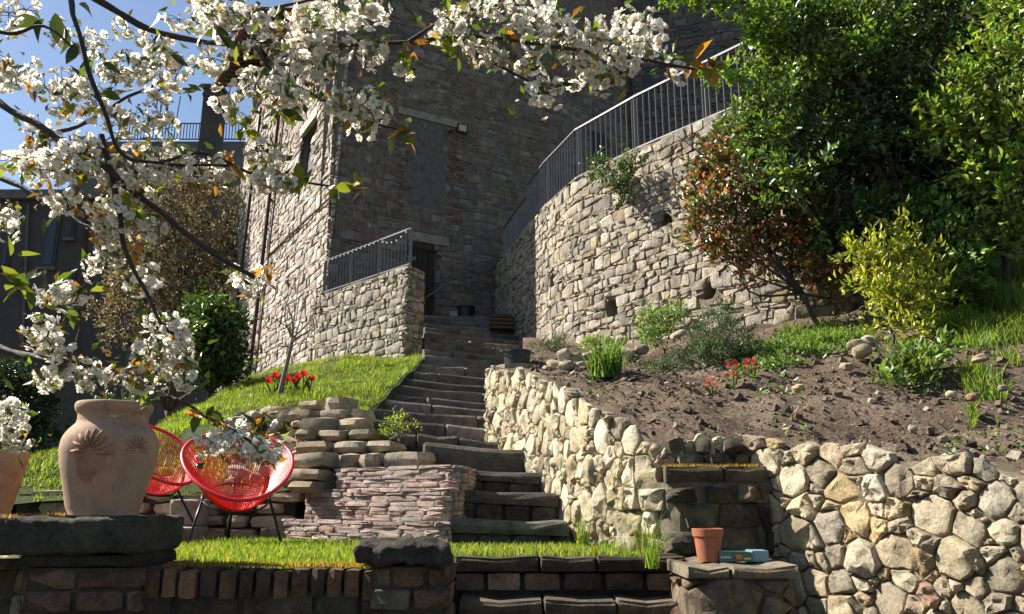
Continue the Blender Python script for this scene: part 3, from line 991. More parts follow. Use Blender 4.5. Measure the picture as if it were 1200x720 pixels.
# red brick jambs of the blocked window
jb = course_polys(rng, pf.L, bd1[1] - 0.3, ln0[1] - 0.2, 0.075, 0.22, 0.15, 0.2, 0.004, jit=0.05)
lay_stones(tower, pf, [q for q in jb if (0.0 < bd0[0] - np.mean([t[0] for t in q]) < 0.30 or 0.0 < np.mean([t[0] for t in q]) - bd1[0] < 0.32)], rng,
           [(3, (0.175, 0.115, 0.085)), (2, (0.17, 0.12, 0.095)), (1, (0.20, 0.165, 0.13))], 'stone_tower', 0.012, 0.014, RINGS_S, 1, nmax=60, name='brick', rest='small_bricks', batter=BAT, zref=3.0, offset=0.012)
# window in the sunlit side, downpipes
slab_on(plf, min(WS0, WS1), max(WS0, WS1), WZ0, WZ1, -0.24, -0.17, 'door_wood', 'window', tower, None)
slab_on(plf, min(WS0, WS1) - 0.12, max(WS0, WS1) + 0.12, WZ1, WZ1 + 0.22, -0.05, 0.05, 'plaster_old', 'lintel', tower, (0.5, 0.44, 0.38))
for upix, r_ in ((311, 0.05), (318, 0.022), (287, 0.05)):
    s_, z_ = on_line(upix, 260, TC, TLEFT); s_ = plf.L - s_
    pts = [plf.pos(np.array([s_]), np.array([z]), 0.12 - BAT * (z - 3))[0] for z in np.linspace(1.0, 12.0, 8)]
    MB().tube(pts, r_, 8).build('downpipe', 'copper_pipe', tower, smooth=True)
s_a, z_a = on_line(312, 300, TC, TLEFT); s_b, z_b = on_line(388, 228, TC, TLEFT)
MB().tube([plf.pos(np.array([plf.L - s_a]), np.array([z_a]), 0.07 - BAT * (z_a - 3))[0], plf.pos(np.array([plf.L - s_b]), np.array([z_b]), 0.07 - BAT * (z_b - 3))[0]], 0.022, 5).build('cable', 'copper_pipe', tower)
# eaves along the sunlit side: rafters and tile edge
ev = thing('tiled_eaves', 'overhanging tiled eaves with dark rafters on the sunlit tower side', 'eaves', (*(TC + TLEFT * TLL), 11.0))
EZ = on_line(275, 112, TC, TLEFT)[1]
for k in range(20):
    s = 0.15 + k * 0.32
    if s > 4.6: break
    a_ = plf.pos(np.array([s]), np.array([EZ - 0.05]), -0.3)[0]; b_ = plf.pos(np.array([s]), np.array([EZ - 0.32]), 0.62)[0]
    MB().bar(a_, b_, 0.1, 0.13).build('rafter', 'wood_brown', ev)
mb = MB()
V = []
for s in (-0.4, 4.8):
    for d, z in ((-0.4, EZ + 0.05), (0.75, EZ - 0.3), (0.75, EZ - 0.22), (-0.4, EZ + 0.13)):
        V.append(plf.pos(np.array([s]), np.array([z]), d)[0])
mb.add(V, [(0, 1, 2, 3), (7, 6, 5, 4), (0, 4, 5, 1), (1, 5, 6, 2), (2, 6, 7, 3), (3, 7, 4, 0)])
mb.build('roof_boards', 'wood_brown', ev)
for k in range(24):
    s = -0.35 + k * 0.21
    a_ = plf.pos(np.array([s]), np.array([EZ + 0.14]), -0.4)[0]; b_ = plf.pos(np.array([s]), np.array([EZ - 0.2]), 0.82)[0]
    MB().tube([a_, b_], [0.085, 0.1], 6).build('roof_tile', 'roof_tile', ev, smooth=True)

# small floodlight on the tower
fs, fz = on_line(539, 153, TC, TDIR)
def on_tower(ds, z, d): return pf.pos(np.array([fs + ds]), np.array([z]), d - BAT * (z - 3))[0]
fl = thing('floodlight', 'small black floodlight with pale glass fixed high on the shaded tower wall', 'floodlight', on_tower(0, fz, 0.03))
q = [on_tower(-0.13, fz - 0.10, 0.30), on_tower(0.13, fz - 0.10, 0.30), on_tower(0.13, fz + 0.09, 0.36), on_tower(-0.13, fz + 0.09, 0.36)]
qb = [p_ - np.array((0.03, -0.07, 0.0)) for p_ in q]
hexa = [(0, 1, 2, 3), (7, 6, 5, 4), (0, 4, 5, 1), (1, 5, 6, 2), (2, 6, 7, 3), (3, 7, 4, 0)]
mk('lamp_housing', np.array(q + qb), hexa, 'iron_black', fl)
cq = np.mean(q, axis=0)
mk('lamp_glass', np.array([cq + (p_ - cq) * 0.62 + np.array((0.006, -0.012, -0.002)) for p_ in q] + [cq + (p_ - cq) * 0.8 + np.array((-.004, 0.01, 0)) for p_ in q]), hexa, 'lamp_glass', fl)
MB().tube([on_tower(-0.2, fz - 0.04, 0.0), on_tower(-0.2, fz - 0.05, 0.15), cq + np.array((0, 0.05, 0))], 0.02, 6).build('bracket', 'iron_black', fl)

# ------------------------------------------------------------------ house to the right behind the bastion
rng = np.random.default_rng(15)
p2 = Path([TC + TDIR * (TL - 0.6), (5.6, 18.9), (16, 17.2)], 0)
H2 = thing('stone_house', 'shaded grey stone house with narrow window behind the railing, right of the tower', 'house', (*(TC + TDIR * TL), 4.0))
wall_core('wall_core', p2, lambda s: 3.0, lambda s: 14.0, 'mortar', H2, 0.8, 0, 3, ds=0.25, dz=0.25, tint=(0.14, 0.13, 0.12), seed=8)
w0 = on_line(773, 84, TC + TDIR * TL, np.array((5.6, 18.9)) - (TC + TDIR * TL)); 
d2 = np.array((5.6, 18.9)) - (TC + TDIR * TL); L2 = np.linalg.norm(d2); d2 = d2 / L2
w0 = on_line(773, 84, TC + TDIR * TL, d2); w1 = on_line(786, 132, TC + TDIR * TL, d2)
polys = course_polys(rng, p2.L, 3.2, 13.5, 0.17, 0.33, 0.4, 0.5, 0.03, jit=0.18)
lay_stones(H2, p2, polys, rng, [(3, (0.16, 0.15, 0.145)), (2, (0.13, 0.12, 0.115)), (1, (0.20, 0.18, 0.16))], 'stone_tower', 0.03, 0.03, RINGS_S, 1, nmax=80,
           keep=lambda s, z: not (w0[0] - 0.05 < s < w1[0] + 0.05 and w1[1] - 0.05 < z < w0[1] + 0.05))
wf = slab_on(p2, w0[0], w1[0], w1[1], w0[1], -0.1, 0.01, 'wood_grey', 'window', H2, None, bat=0)
slab_on(p2, w0[0] + 0.05, w1[0] - 0.05, w1[1] + 0.05, w0[1] - 0.05, -0.05, 0.02, 'glass_dark', 'pane', wf, None, bat=0)
# dark doorway at the inner corner
e0 = on_line(697, 150, TC, TDIR); e1 = on_line(718, 208, TC, TDIR)
dk = slab_on(pf, e0[0], min(e1[0], pf.L - 0.1), 4.8, e0[1], -0.1, 0.06, 'door_wood', 'door', tower, None)

# ------------------------------------------------------------------ parapet wall left of the stairs
rng = np.random.default_rng(21)
PE = P(476, 420, 13.0)[:2]; PE2 = P(494, 420, 13.35)[:2]
_d = (PE - np.array((-3.66, 15.0))); _d /= np.linalg.norm(_d); _e = (PE2 - PE) / np.linalg.norm(PE2 - PE)
pw = Path([(-3.9, 15.3), (-3.66, 15.0), PE - _d * 0.03, PE + _e * 0.03, PE2 - _e * 0.04, PE2 + np.array((-0.01, 0.04)), PE2 + np.array((-0.16, 0.9))], 0, 0.03)
PT = Z(311, 13.0)
par = thing('parapet_wall', 'sunlit rubble stone wall with squared end left of the upper stairs', 'wall', (PE[0], PE[1], 2.4))
pzb = lambda s: 1.9
pzt = lambda s: PT + 0.012 * math.sin(s * 5)
wall_core('wall_core', pw, pzb, pzt, 'mortar', par, 0.32, ds=0.1, dz=0.12, tint=(0.30, 0.26, 0.20), seed=5)
polys = course_polys(rng, pw.L, 1.9, PT + 0.1, 0.088, 0.165, 0.5, 0.65, 0.04, jit=0.34)
lay_stones(par, pw, polys, rng, PAL_BASTION, 'stone_warm', 0.010, 0.022, RINGS_S, 1, pzb, pzt, nmax=300)

# ------------------------------------------------------------------ round bastion wall right of the stairs
rng = np.random.default_rng(31)
BA = P(613, 300, 15.2)[:2]; BB = P(664, 215, 12.8)[:2]; BCc = P(890, 110, 9.74)[:2]
_u = (BCc - BB) / np.linalg.norm(BCc - BB); _w = (BB - BA) / np.linalg.norm(BB - BA)
bp = Path([(-0.35, 17.6), (0.06, 15.9), (BA[0] + 0.02, 15.25), BA + _w * 0.5, BB - _w * 0.35, BB + _u * 0.35, BB + _u * 1.2, BCc - _u * 0.3, BCc + _u * 0.3, (4.3, 9.4), (5.6, 10.8), (8.0, 14.0)], 2)
BT = Z(266, 15.2) - 0.05
bast = thing('bastion_wall', 'high rounded sunlit rubble stone retaining wall beside the upper stairs', 'wall', (BB[0], BB[1], 2.4))
def b_xy(s): return float(np.interp(s, bp.s, bp.x)), float(np.interp(s, bp.s, bp.y))
bzb = lambda s: min(H_soil(*b_xy(s)) - 0.35, BT - 0.6)
def bzt(s): return BT + 0.02 * math.sin(s * 1.3) + 0.02 * math.sin(s * 5.1)
holes = []
BDIRS = []
for (u, v) in ((780, 258), (718, 362), (832, 342), (648, 330)):
    # meet the sight line with the wall path
    best = min(bp.s, key=lambda s: abs((np.interp(s, bp.s, bp.x) / np.interp(s, bp.s, bp.y)) - P(u, v, 1.0)[0]) if np.interp(s, bp.s, bp.y) < 15.2 else 9)
    holes.append((best, Z(v, b_xy(best)[1]), 0.17, 0.19))
wall_core('wall_core', bp, bzb, bzt, 'mortar', bast, 0.5, ds=0.07, dz=0.08, tint=(0.30, 0.25, 0.19), seed=6, holes=holes)
polys = course_polys(rng, bp.L, 1.6, BT + 0.15, 0.092, 0.17, 0.55, 0.7, 0.05, jit=0.36)
lay_stones(bast, bp, polys, rng, PAL_BASTION, 'stone_warm', 0.010, 0.024, RINGS_M, 1, bzb, bzt, nmax=300, noise=0.35,
           keep=lambda s, z: all(abs(s - h[0]) > h[2] * 0.75 or abs(z - h[1]) > h[3] * 0.75 for h in holes))

# ------------------------------------------------------------------ low rubble wall along the lower stairs, turning the corner
rng = np.random.default_rng(41)
low = thing('stair_side_wall', 'low cream rubble stone wall along the right of the lower stairs', 'wall', (0.56, 6.0, -0.3))
lp = Path([(0.35, 8.95), (-0.12, 8.85), (-0.29, 8.35), (0.0, 7.72), (0.30, 6.95), (0.56, 6.05), (0.93, 5.52), (1.05, 5.46), (1.75, 5.5)], 2)
def l_xy(s): return float(np.interp(s, lp.s, lp.x)), float(np.interp(s, lp.s, lp.y))
def lzt(s):
    x, y = l_xy(s)
    if x > 0.97: return 0.43 + 0.03 * math.sin(s * 9)
    return float(np.interp(y, [5.5, 6.05, 6.5, 7.0, 7.72, 8.35, 9], [0.44, 0.74, 0.92, 1.08, 1.30, 1.36, 1.42])) + 0.03 * math.sin(s * 7)
lzb = lambda s: max(-0.45, stair_z(l_xy(s)[1]) - 0.6)
wall_core('wall_core', lp, lzb, lambda s: lzt(s) - 0.05, 'mortar', low, 0.12, ds=0.08, dz=0.1, tint=(0.36, 0.31, 0.22), seed=7)
polys = rubble_polys(rng, lp.L, -0.45, 1.6, 0.105, 0.8, (0.5, 2.1))
lay_stones(low, lp, polys, rng, PAL_CREAM, 'stone_warm', 0.011, 0.032, RINGS_L, 1, lzb, lzt, nmax=300, nmin=7, noise=0.3)

# pier projecting at the corner of that wall
rng = np.random.default_rng(43)
pier = thing('stone_pier', 'squat mossy stone pier with slab top at the corner beside the landing', 'pier', (0.95, 5.3, -0.4))
pp = Path([(0.66, 5.95), (0.93, 5.42), (0.99, 5.27), (1.1, 5.22), (1.62, 5.24)], 1)
PZT = 0.13
wall_core('wall_core', pp, lambda s: -0.6, lambda s: PZT, 'mortar', pier, 0.28, ds=0.08, dz=0.1, tint=(0.24, 0.21, 0.15), seed=9)
polys = course_polys(rng, pp.L, -0.5, PZT, 0.155, 0.24, 0.3, 0.4, 0.015, jit=0.16)
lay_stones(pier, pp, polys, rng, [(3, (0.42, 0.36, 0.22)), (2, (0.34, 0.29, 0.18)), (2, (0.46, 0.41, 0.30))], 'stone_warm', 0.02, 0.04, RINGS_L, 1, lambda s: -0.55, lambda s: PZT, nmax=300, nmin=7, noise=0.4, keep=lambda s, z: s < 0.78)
lay_stones(pier, pp, course_polys(rng, pp.L, -0.5, PZT, 0.17, 0.26, 0.35, 0.4, 0.02, jit=0.2), rng, [(3, (0.17, 0.145, 0.10)), (2, (0.13, 0.11, 0.085)), (1, (0.22, 0.19, 0.13))], 'stone_dark', 0.02, 0.04, RINGS_L, 1, lambda s: -0.55, lambda s: PZT, nmax=300, nmin=7, noise=0.4, keep=lambda s, z: s >= 0.78)  # camera-facing side: shade painted in with darker stones than the sunlit side
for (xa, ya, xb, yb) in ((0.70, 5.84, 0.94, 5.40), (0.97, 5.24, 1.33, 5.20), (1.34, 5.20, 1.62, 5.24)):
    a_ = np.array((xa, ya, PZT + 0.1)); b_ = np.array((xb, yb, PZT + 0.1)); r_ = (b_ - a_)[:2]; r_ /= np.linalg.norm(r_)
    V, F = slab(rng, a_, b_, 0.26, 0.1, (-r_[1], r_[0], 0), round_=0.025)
    mk('cap_slab', V, F, 'stone_dark' if xa > 0.9 else 'stone_warm', pier, (0.19, 0.16, 0.105) if xa > 0.9 else (0.40, 0.34, 0.20), smooth=False)  # front caps coloured darker to carry the shade of that side
for k in range(9):           # loose stones lying on the pier against the wall
    X, F = rock_mesh(rng, rng.uniform(0.07, 0.15, 3) * (1.1, 0.8, 0.8), 0.6, 0.14)
    x = 1.02 + 0.062 * k
    mk('stone', rot3(X, *rng.uniform(-.4, .4, 3)) + np.array((x, 5.43 + rng.uniform(-.03, .03), PZT + 0.145 + (0.09 if k % 3 == 1 else 0))), F, 'stone_dark', pier, pick(rng, PAL_WARM) * 0.6, smooth='edge', center=True)

# ------------------------------------------------------------------ big retaining wall on the right
rng = np.random.default_rng(54)
rw = thing('retaining_wall', 'large sunlit rubble stone retaining wall below the dug soil at lower right', 'wall', (2.0, 4.5, -1.6))
rp = Path([(1.50, 5.62), (1.62, 5.33), (2.06, 4.5), (2.48, 3.72), (2.95, 2.85), (3.3, 2.2)], 2)
def r_xy(s): return float(np.interp(s, rp.s, rp.x)), float(np.interp(s, rp.s, rp.y))
def rzt(s):
    x, y = r_xy(s)
    return float(np.interp(y, [2.2, 3.72, 4.5, 5.3, 5.6], [-0.06, 0.15, 0.30, 0.42, 0.44])) + 0.022 * math.sin(s * 8) + 0.015 * math.sin(s * 19)
wall_core('wall_core', rp, lambda s: -1.75, lambda s: rzt(s) - 0.05, 'mortar', rw, 0.14, ds=0.06, dz=0.08, tint=(0.34, 0.285, 0.20), seed=10, rough=0.008)
polys = rubble_polys(rng, rp.L, -1.7, 0.6, 0.098, 1.2, (0.5, 2.0))
lay_stones(rw, rp, polys, rng, PAL_WARM, 'stone_warm', 0.012, 0.036, RINGS_L, 1, lambda s: -1.7, rzt, nmax=300, nmin=9, noise=0.3)

# little flank wall beside the front steps
rng = np.random.default_rng(61)
fw = thing('flank_wall', 'low dark stone wall carrying the orange pot, right of the front steps', 'wall', (1.1, 4.4, -1.6))
fp = Path([(0.98, 5.1), (0.93, 4.86), (0.93, 4.5), (1.0, 4.40), (1.36, 4.41), (1.46, 4.45), (1.5, 5.2)], 2)
FZT = LAND - 0.055
wall_core('wall_core', fp, lambda s: -1.7, lambda s: FZT, 'mortar', fw, 0.5, ds=0.1, dz=0.1, tint=(0.22, 0.18, 0.13), seed=12)
polys = rubble_polys(rng, fp.L, -1.6, FZT, 0.15, 1.3, (0.5, 1.5))
lay_stones(fw, fp, polys, rng, [(3, (0.26, 0.20, 0.13)), (2, (0.32, 0.25, 0.17)), (1, (0.22, 0.13, 0.09))], 'stone_dark', 0.022, 0.035, RINGS_M, 1, lambda s: -1.6, lambda s: FZT, nmax=200)
for xa, xb in ((0.9, 1.12), (1.13, 1.48)):
    V, F = slab(rng, (xa, 4.36, FZT + 0.06), (xb, 4.37, FZT + 0.06), 0.78, 0.06, (0, 1, 0), round_=0.02)
    mk('cap_slab', V, F, 'stone_step', fw, (0.30, 0.25, 0.17), smooth=False)

# ------------------------------------------------------------------ pink brick wall left of the lower stairs
rng = np.random.default_rng(71)
pk = thing('brick_wall', 'stepped crumbling pink brick wall flanking the lower stairs', 'wall', (-0.9, 6.3, -0.3))
KR = np.array((-0.475, 6.02)); KL = np.array((-2.2, 7.38))
kp = Path([KL, KR, KR + np.array((0.06, 0.12)), KR + np.array((0.08, 1.5))], 1)
def ks(u):  # arc length at which the wall is seen at pixel column u
    c = [abs(np.interp(s, kp.s, kp.x) / np.interp(s, kp.s, kp.y) - P(u, 590, 1.0)[0]) for s in kp.s[:int(len(kp.s) * 0.55)]]
    return float(kp.s[int(np.argmin(c))])
tiers = [(-0.42, Z(611, 6.15), ks(307), 0.0), (Z(611, 6.15), Z(571, 6.3), ks(352), -0.07), (Z(571, 6.3), Z(546, 6.4), ks(376), -0.14)]
kd = (KR - KL) / np.linalg.norm(KR - KL); kn = np.array((kd[1], -kd[0]))
for i, (z0, z1, s0, off) in enumerate(tiers):
    c_ = KR + kn * off
    tp = Path([KL + kd * s0 + kn * off, c_ - kd * 0.06, c_ + np.array((0.03, 0.06)), c_ + np.array((0.07, 0.9))], 0)
    wall_core('wall_core', tp, lambda s: z0 - 0.02, lambda s: z1 - 0.012, 'mortar', pk, 0.06, ds=0.08, dz=0.05, tint=(0.56, 0.44, 0.39), seed=20 + i)
    polys = course_polys(rng, tp.L, z0, z1 - 0.01, (z1 - z0) / round((z1 - z0) / 0.034), 0.26, 0.0, 0.45, 0.006, jit=0.2)
    lay_stones(pk, tp, polys, rng, PAL_PINK, 'brick_pink', 0.005, 0.012, RINGS_S, 1, lambda s: z0, lambda s: z1 + 0.01, nmax=110, name='brick', rest='small_bricks', noise=0.4, minpx=5)

for i, (z0, z1, s0, off) in enumerate(tiers):      # rubble fill behind each tier
    a_ = KL + kd * (s0 + 0.04) + kn * (off - 0.05); b_ = KR + kn * (off - 0.05) - kd * 0.03
    q = [a_, b_, b_ + np.array((0.03, 0.8)), a_ + np.array((0.25, 0.6))]
    mk('wall_fill', [(p[0], p[1], z) for z in (z0 - 0.02, z1 - 0.02) for p in q], [(0, 3, 2, 1), (4, 5, 6, 7), (0, 1, 5, 4), (1, 2, 6, 5), (2, 3, 7, 6), (3, 0, 4, 7)], 'mortar', pk, (0.36, 0.29, 0.26))

# ------------------------------------------------------------------ dry stone walls behind the chairs
def dry_block(rng, root, p, size, rz=0.0, pal=PAL_DRY, mat='stone_warm', e=0.35):
    X, F = rock_mesh(rng, np.array(size) * rng.uniform(0.92, 1.06, 3), rng.uniform(0.38, 0.6), 0.13)
    mk('stone', rot3(X, rng.uniform(-.06, .06), rng.uniform(-.05, .05), rz + rng.uniform(-.12, .12)) + np.asarray(p), F, mat, root, pick(rng, pal), smooth='edge', center=True)
rng = np.random.default_rng(81)
dw = thing('dry_stone_wall', 'low dry-stacked flat stone wall behind the red chairs', 'wall', (-2.6, 7.2, -0.3))
for r_ in range(4):
    z = -0.31 + 0.105 * r_
    x = -4.4 + rng.uniform(0, 0.2)
    while x < -1.9 - (0.05 * r_):
        w_ = rng.uniform(0.18, 0.42); h_ = 0.108 * rng.uniform(0.9, 1.08)
        yy = 7.22 + 0.04 * r_ - 0.05 * (x + 2.6)
        dry_block(rng, dw, (x + w_ / 2, yy + 0.1, z + h_ / 2), (w_ - 0.008, 0.3, h_), -0.05)
        x += w_
mk('wall_core', [(-4.4, 7.42, -0.5), (-1.9, 7.32, -0.5), (-1.9, 7.32, 0.08), (-4.4, 7.42, 0.08), (-4.4, 7.75, -0.5), (-1.9, 7.6, -0.5), (-1.9, 7.6, 0.08), (-4.4, 7.75, 0.08)], hexa, 'stone_dark', dw, (0.1, 0.09, 0.08))
st = thing('stone_stack', 'stepped stack of loose flat stones above the pink brick wall', 'stone stack', (-1.5, 7.2, 0.1))
rows = [(580, 563, 340, 382, 6.95), (564, 549, 336, 386, 7.0), (549, 530, 346, 506, 7.05), (531, 516, 344, 470, 7.25), (517, 503, 350, 442, 7.42), (505, 489, 353, 428, 7.6), (492, 479, 338, 430, 7.8), (480, 468, 350, 380, 7.95), (482, 464, 384, 410, 7.9)]
for (vb, vt, u0, u1, Y) in rows:
    u = u0
    zb_, zt_ = Z(vb, Y), Z(vt, Y)
    while u < u1 - 6:
        du = min(rng.uniform(22, 58), u1 - u)
        if u1 - u - du < 14: du = u1 - u
        a_ = P(u, vb, Y); b_ = P(u + du, vb, Y)
        dry_block(rng, st, ((a_[0] + b_[0]) / 2, Y + 0.14 + rng.uniform(-.03, .03), (zb_ + zt_) / 2 + rng.uniform(-.006, .006)), (b_[0] - a_[0] - 0.004, 0.36, zt_ - zb_ + 0.006), -0.42, PAL_DRY)
        u += du
mk('stack_core', [(-2.1, 7.5, -0.3), (-0.75, 7.35, -0.3), (-0.75, 7.6, 0.45), (-1.75, 7.75, 0.75), (-2.1, 8.3, -0.3), (-0.75, 8.3, -0.3), (-0.75, 8.3, 0.45), (-1.75, 8.5, 0.75)], hexa, 'stone_dark', st, (0.12, 0.10, 0.08))
# loose stones tumbling down the bank left of the stack
rng = np.random.default_rng(83)
bankst = thing('tumbled_stones', 'small pale stones tumbled down the grassy bank behind the right chair', 'stones', (-2.3, 7.6, 0.2))
for k in range(130):
    u = rng.uniform(275, 374); y = rng.uniform(7.42, 8.5)
    x = P(u, 500, y)[0]
    sz = rng.uniform(0.06, 0.17)
    X, F = rock_mesh(rng, (sz * 1.3, sz, sz * 0.7), 0.6, 0.12)
    mk('stone', rot3(X, *rng.uniform(-.5, .5, 3)) + np.array((x, y, H_lawn(x, y) + 0.02)), F, 'stone_warm', bankst, pick(rng, PAL_WARM), smooth='edge', center=True)

# ------------------------------------------------------------------ front brick wall, pedestal and pillar
rng = np.random.default_rng(91)
fb = thing('terrace_wall', 'dark front brick wall with upright brick coping at the terrace edge', 'wall', (-1.0, 3.95, -1.6))
WX0, WX1 = -1.69, -0.62
WZ = -0.283
x = WX0
while x < WX1:
    w_ = rng.uniform(0.075, 0.095)
    X, F = rock_mesh(rng, (w_ - 0.014, 0.28, 0.135 * rng.uniform(0.92, 1.05)), 0.2, 0.04)
    mk('brick', X + np.array((x + w_ / 2, 4.03 + rng.uniform(-.012, .012), WZ - 0.075 + rng.uniform(-.01, .006))), F, 'brick_dark', fb, pick(rng, [(3, (0.31, 0.18, 0.115)), (3, (0.23, 0.14, 0.095)), (1, (0.40, 0.22, 0.13)), (2, (0.17, 0.125, 0.095))]), center=True)
    x += w_
fbp = Path([(WX0 - 0.1, 3.94), (WX1 + 0.05, 3.94)], 0)
wall_core('wall_core', fbp, lambda s: -1.7, lambda s: WZ - 0.03, 'mortar', fb, 0.3, ds=0.1, dz=0.1, tint=(0.10, 0.085, 0.065), seed=30)
polys = course_polys(rng, fbp.L, -1.65, WZ - 0.16, 0.1, 0.28, 0.3, 0.4, 0.008, jit=0.12)
lay_stones(fb, fbp, polys, rng, [(3, (0.16, 0.13, 0.10)), (2, (0.20, 0.15, 0.10))], 'stone_dark', 0.018, 0.02, RINGS_S, 1, nmax=100)

def brick_pier(root, x0, x1, y0, y1, z0, z1, rng, rows_only=None, h=0.095, w=0.30):
    path = Path([(x0, y1), (x0 + 0.0, y0 + 0.03), (x0 + 0.03, y0), (x1 - 0.03, y0), (x1, y0 + 0.03), (x1, y1)], 0)
    wall_core('wall_core', path, lambda s: z0, lambda s: z1, 'mortar', root, 0.12, ds=0.08, dz=0.08, tint=(0.12, 0.10, 0.075), seed=31)
    MB().box(x0 + 0.06, x1 - 0.06, y0 + 0.06, y1, z0, z1 - 0.01, (0.1, 0.09, 0.07)).build('pier_core', 'stone_dark', root, tints=True)
    polys = course_polys(rng, path.L, z1 - h * math.floor((z1 - z0) / h), z1 - 0.002, h, w, 0.0, 0.3, 0.003, jit=0.06)
    lay_stones(root, path, polys, rng, PAL_BRICK, 'brick_dark', 0.014, 0.018, RINGS_S, 1, lambda s: z0, lambda s: z1, nmax=150, name='brick', rest='small_bricks')

PED_T = Z(606, 3.88)
ped = thing('pedestal', 'brick pedestal with thick black mossy stone slab under the terracotta jars', 'pedestal', (-2.05, 4.0, -1.6))
brick_pier(ped, -2.22, -1.69, 3.86, 4.4, -1.65, PED_T - 0.225, rng)
# the thick slab: one rough block
def rough_block(rng, x0, x1, y0, y1, z0, z1, nx=14, ny=6, nz=5, amp=0.012, rad=0.05):
    """box with rounded, weathered edges"""
    pts = []; idx = {}; F = []
    def vid(i, j, k):
        if (i, j, k) not in idx:
            t = np.array((i / nx, j / ny, k / nz)); p = np.array((x0 + (x1 - x0) * t[0], y0 + (y1 - y0) * t[1], z0 + (z1 - z0) * t[2]))
            c = np.array([min(max(p[0], x0 + rad), x1 - rad), min(max(p[1], y0 + rad), y1 - rad), min(max(p[2], z0 + rad), z1 - rad)])
            d = p - c; l = np.linalg.norm(d)
            if l > 1e-6: p = c + d / l * min(l, rad)
            n_ = amp * (fbm(p[0] * 6 + x0, p[1] * 6, p[2] * 6, 4) + 0.5 * fbm(p[0] * 19, p[1] * 19, p[2] * 19, 2))
            if l > 1e-6: p = p + d / l * n_
            idx[(i, j, k)] = len(pts); pts.append(p)
        return idx[(i, j, k)]
    for i in range(nx):
        for j in range(ny):
            F.append((vid(i, j, 0), vid(i, j + 1, 0), vid(i + 1, j + 1, 0), vid(i + 1, j, 0))); F.append((vid(i, j, nz), vid(i + 1, j, nz), vid(i + 1, j + 1, nz), vid(i, j + 1, nz)))
    for i in range(nx):
        for k in range(nz):
            F.append((vid(i, 0, k), vid(i + 1, 0, k), vid(i + 1, 0, k + 1), vid(i, 0, k + 1))); F.append((vid(i, ny, k), vid(i, ny, k + 1), vid(i + 1, ny, k + 1), vid(i + 1, ny, k)))
    for j in range(ny):
        for k in range(nz):
            F.append((vid(0, j, k), vid(0, j, k + 1), vid(0, j + 1, k + 1), vid(0, j + 1, k))); F.append((vid(nx, j, k), vid(nx, j + 1, k), vid(nx, j + 1, k + 1), vid(nx, j, k + 1)))
    return np.array(pts), F
V, F = rough_block(rng, -2.385, -1.70, 3.80, 4.36, PED_T - 0.165, PED_T, 48, 20, 12, 0.014, 0.026)
mk('top_slab', V, F, 'stone_dark', ped, (0.13, 0.115, 0.09), smooth=True)
V, F = rough_block(rng, -2.24, -1.715, 3.845, 4.34, PED_T - 0.225, PED_T - 0.16, 24, 8, 4, 0.012, 0.02)
mk('under_slab', V, F, 'stone_dark', ped, (0.10, 0.085, 0.065), smooth=True)
# wall running left of the pedestal, lit and mossy
sidew = thing('garden_wall', 'mossy stone wall end with red brick at the lower left corner', 'wall', (-2.6, 4.0, -1.6))
swp = Path([(-3.6, 5.6), (-2.28, 4.02), (-2.26, 4.4)], 0)
wall_core('wall_core', swp, lambda s: -1.7, lambda s: PED_T - 0.2, 'mortar', sidew, 0.25, ds=0.1, dz=0.1, tint=(0.20, 0.17, 0.11), seed=34)
polys = rubble_polys(rng, swp.L, -1.2, PED_T - 0.2, 0.12, 1.3, (0.5, 1.5))
lay_stones(sidew, swp, polys, rng, [(3, (0.34, 0.27, 0.17)), (2, (0.30, 0.16, 0.09)), (2, (0.42, 0.38, 0.28))], 'stone_warm', 0.02, 0.03, RINGS_M, 1, lambda s: -1.3, lambda s: PED_T - 0.2, nmax=60)

pil = thing('brick_pillar', 'short brick pillar with rough black capstone beside the front steps', 'pillar', (-0.47, 4.0, -1.6))
pxl, pxr = P(437, 690, 3.9)[0], P(522, 690, 3.9)[0]
PILT = Z(664, 3.85)
brick_pier(pil, pxl, pxr, 3.86, 4.3, -1.65, PILT, rng, w=0.2)
V, F = rough_block(rng, P(418, 650, 3.9)[0], P(527, 650, 3.9)[0], 3.80, 4.25, PILT + 0.002, Z(637, 3.85), 30, 20, 10, 0.035, 0.035)
mk('capstone', V, F, 'stone_dark', pil, (0.12, 0.105, 0.085), smooth=True)

# ================================================================== railings
def railing(name, label, pts, h, post_every, bal_every, rbal=0.008, mat='iron'):
    """pts: 3-D points along the foot of the rail (level or sloping)"""
    pts = np.asarray(pts, float)
    t = thing(name, label, 'railing', pts[len(pts) // 2])
    seg = np.r_[0, np.cumsum(np.linalg.norm(np.diff(pts, axis=0), axis=1))]; L = seg[-1]
    def at(s): return np.array([np.interp(s, seg, pts[:, k]) for k in range(3)])
    for nm, zz, hh in (('top_rail', h, 0.03), ('bottom_rail', 0.07, 0.022)):
        mb = MB()
        for a, b in zip(pts[:-1], pts[1:]):
            mb.bar(a + (0, 0, zz), b + (0, 0, zz), 0.04, hh)
        mb.build(nm, mat, t)
    n = max(1, round(L / post_every))
    for k in range(n + 1):
        p = at(L * k / n)
        MB().box(p[0] - 0.02, p[0] + 0.02, p[1] - 0.02, p[1] + 0.02, p[2] - 0.1, p[2] + h - 0.004).build('post', mat, t)
    m = int(L / bal_every)
    for k in range(m):
        p = at((k + 0.5) * L / m)
        MB().box(p[0] - rbal, p[0] + rbal, p[1] - rbal, p[1] + rbal, p[2] + 0.072, p[2] + h - 0.012).build('baluster', mat, t)
    return t
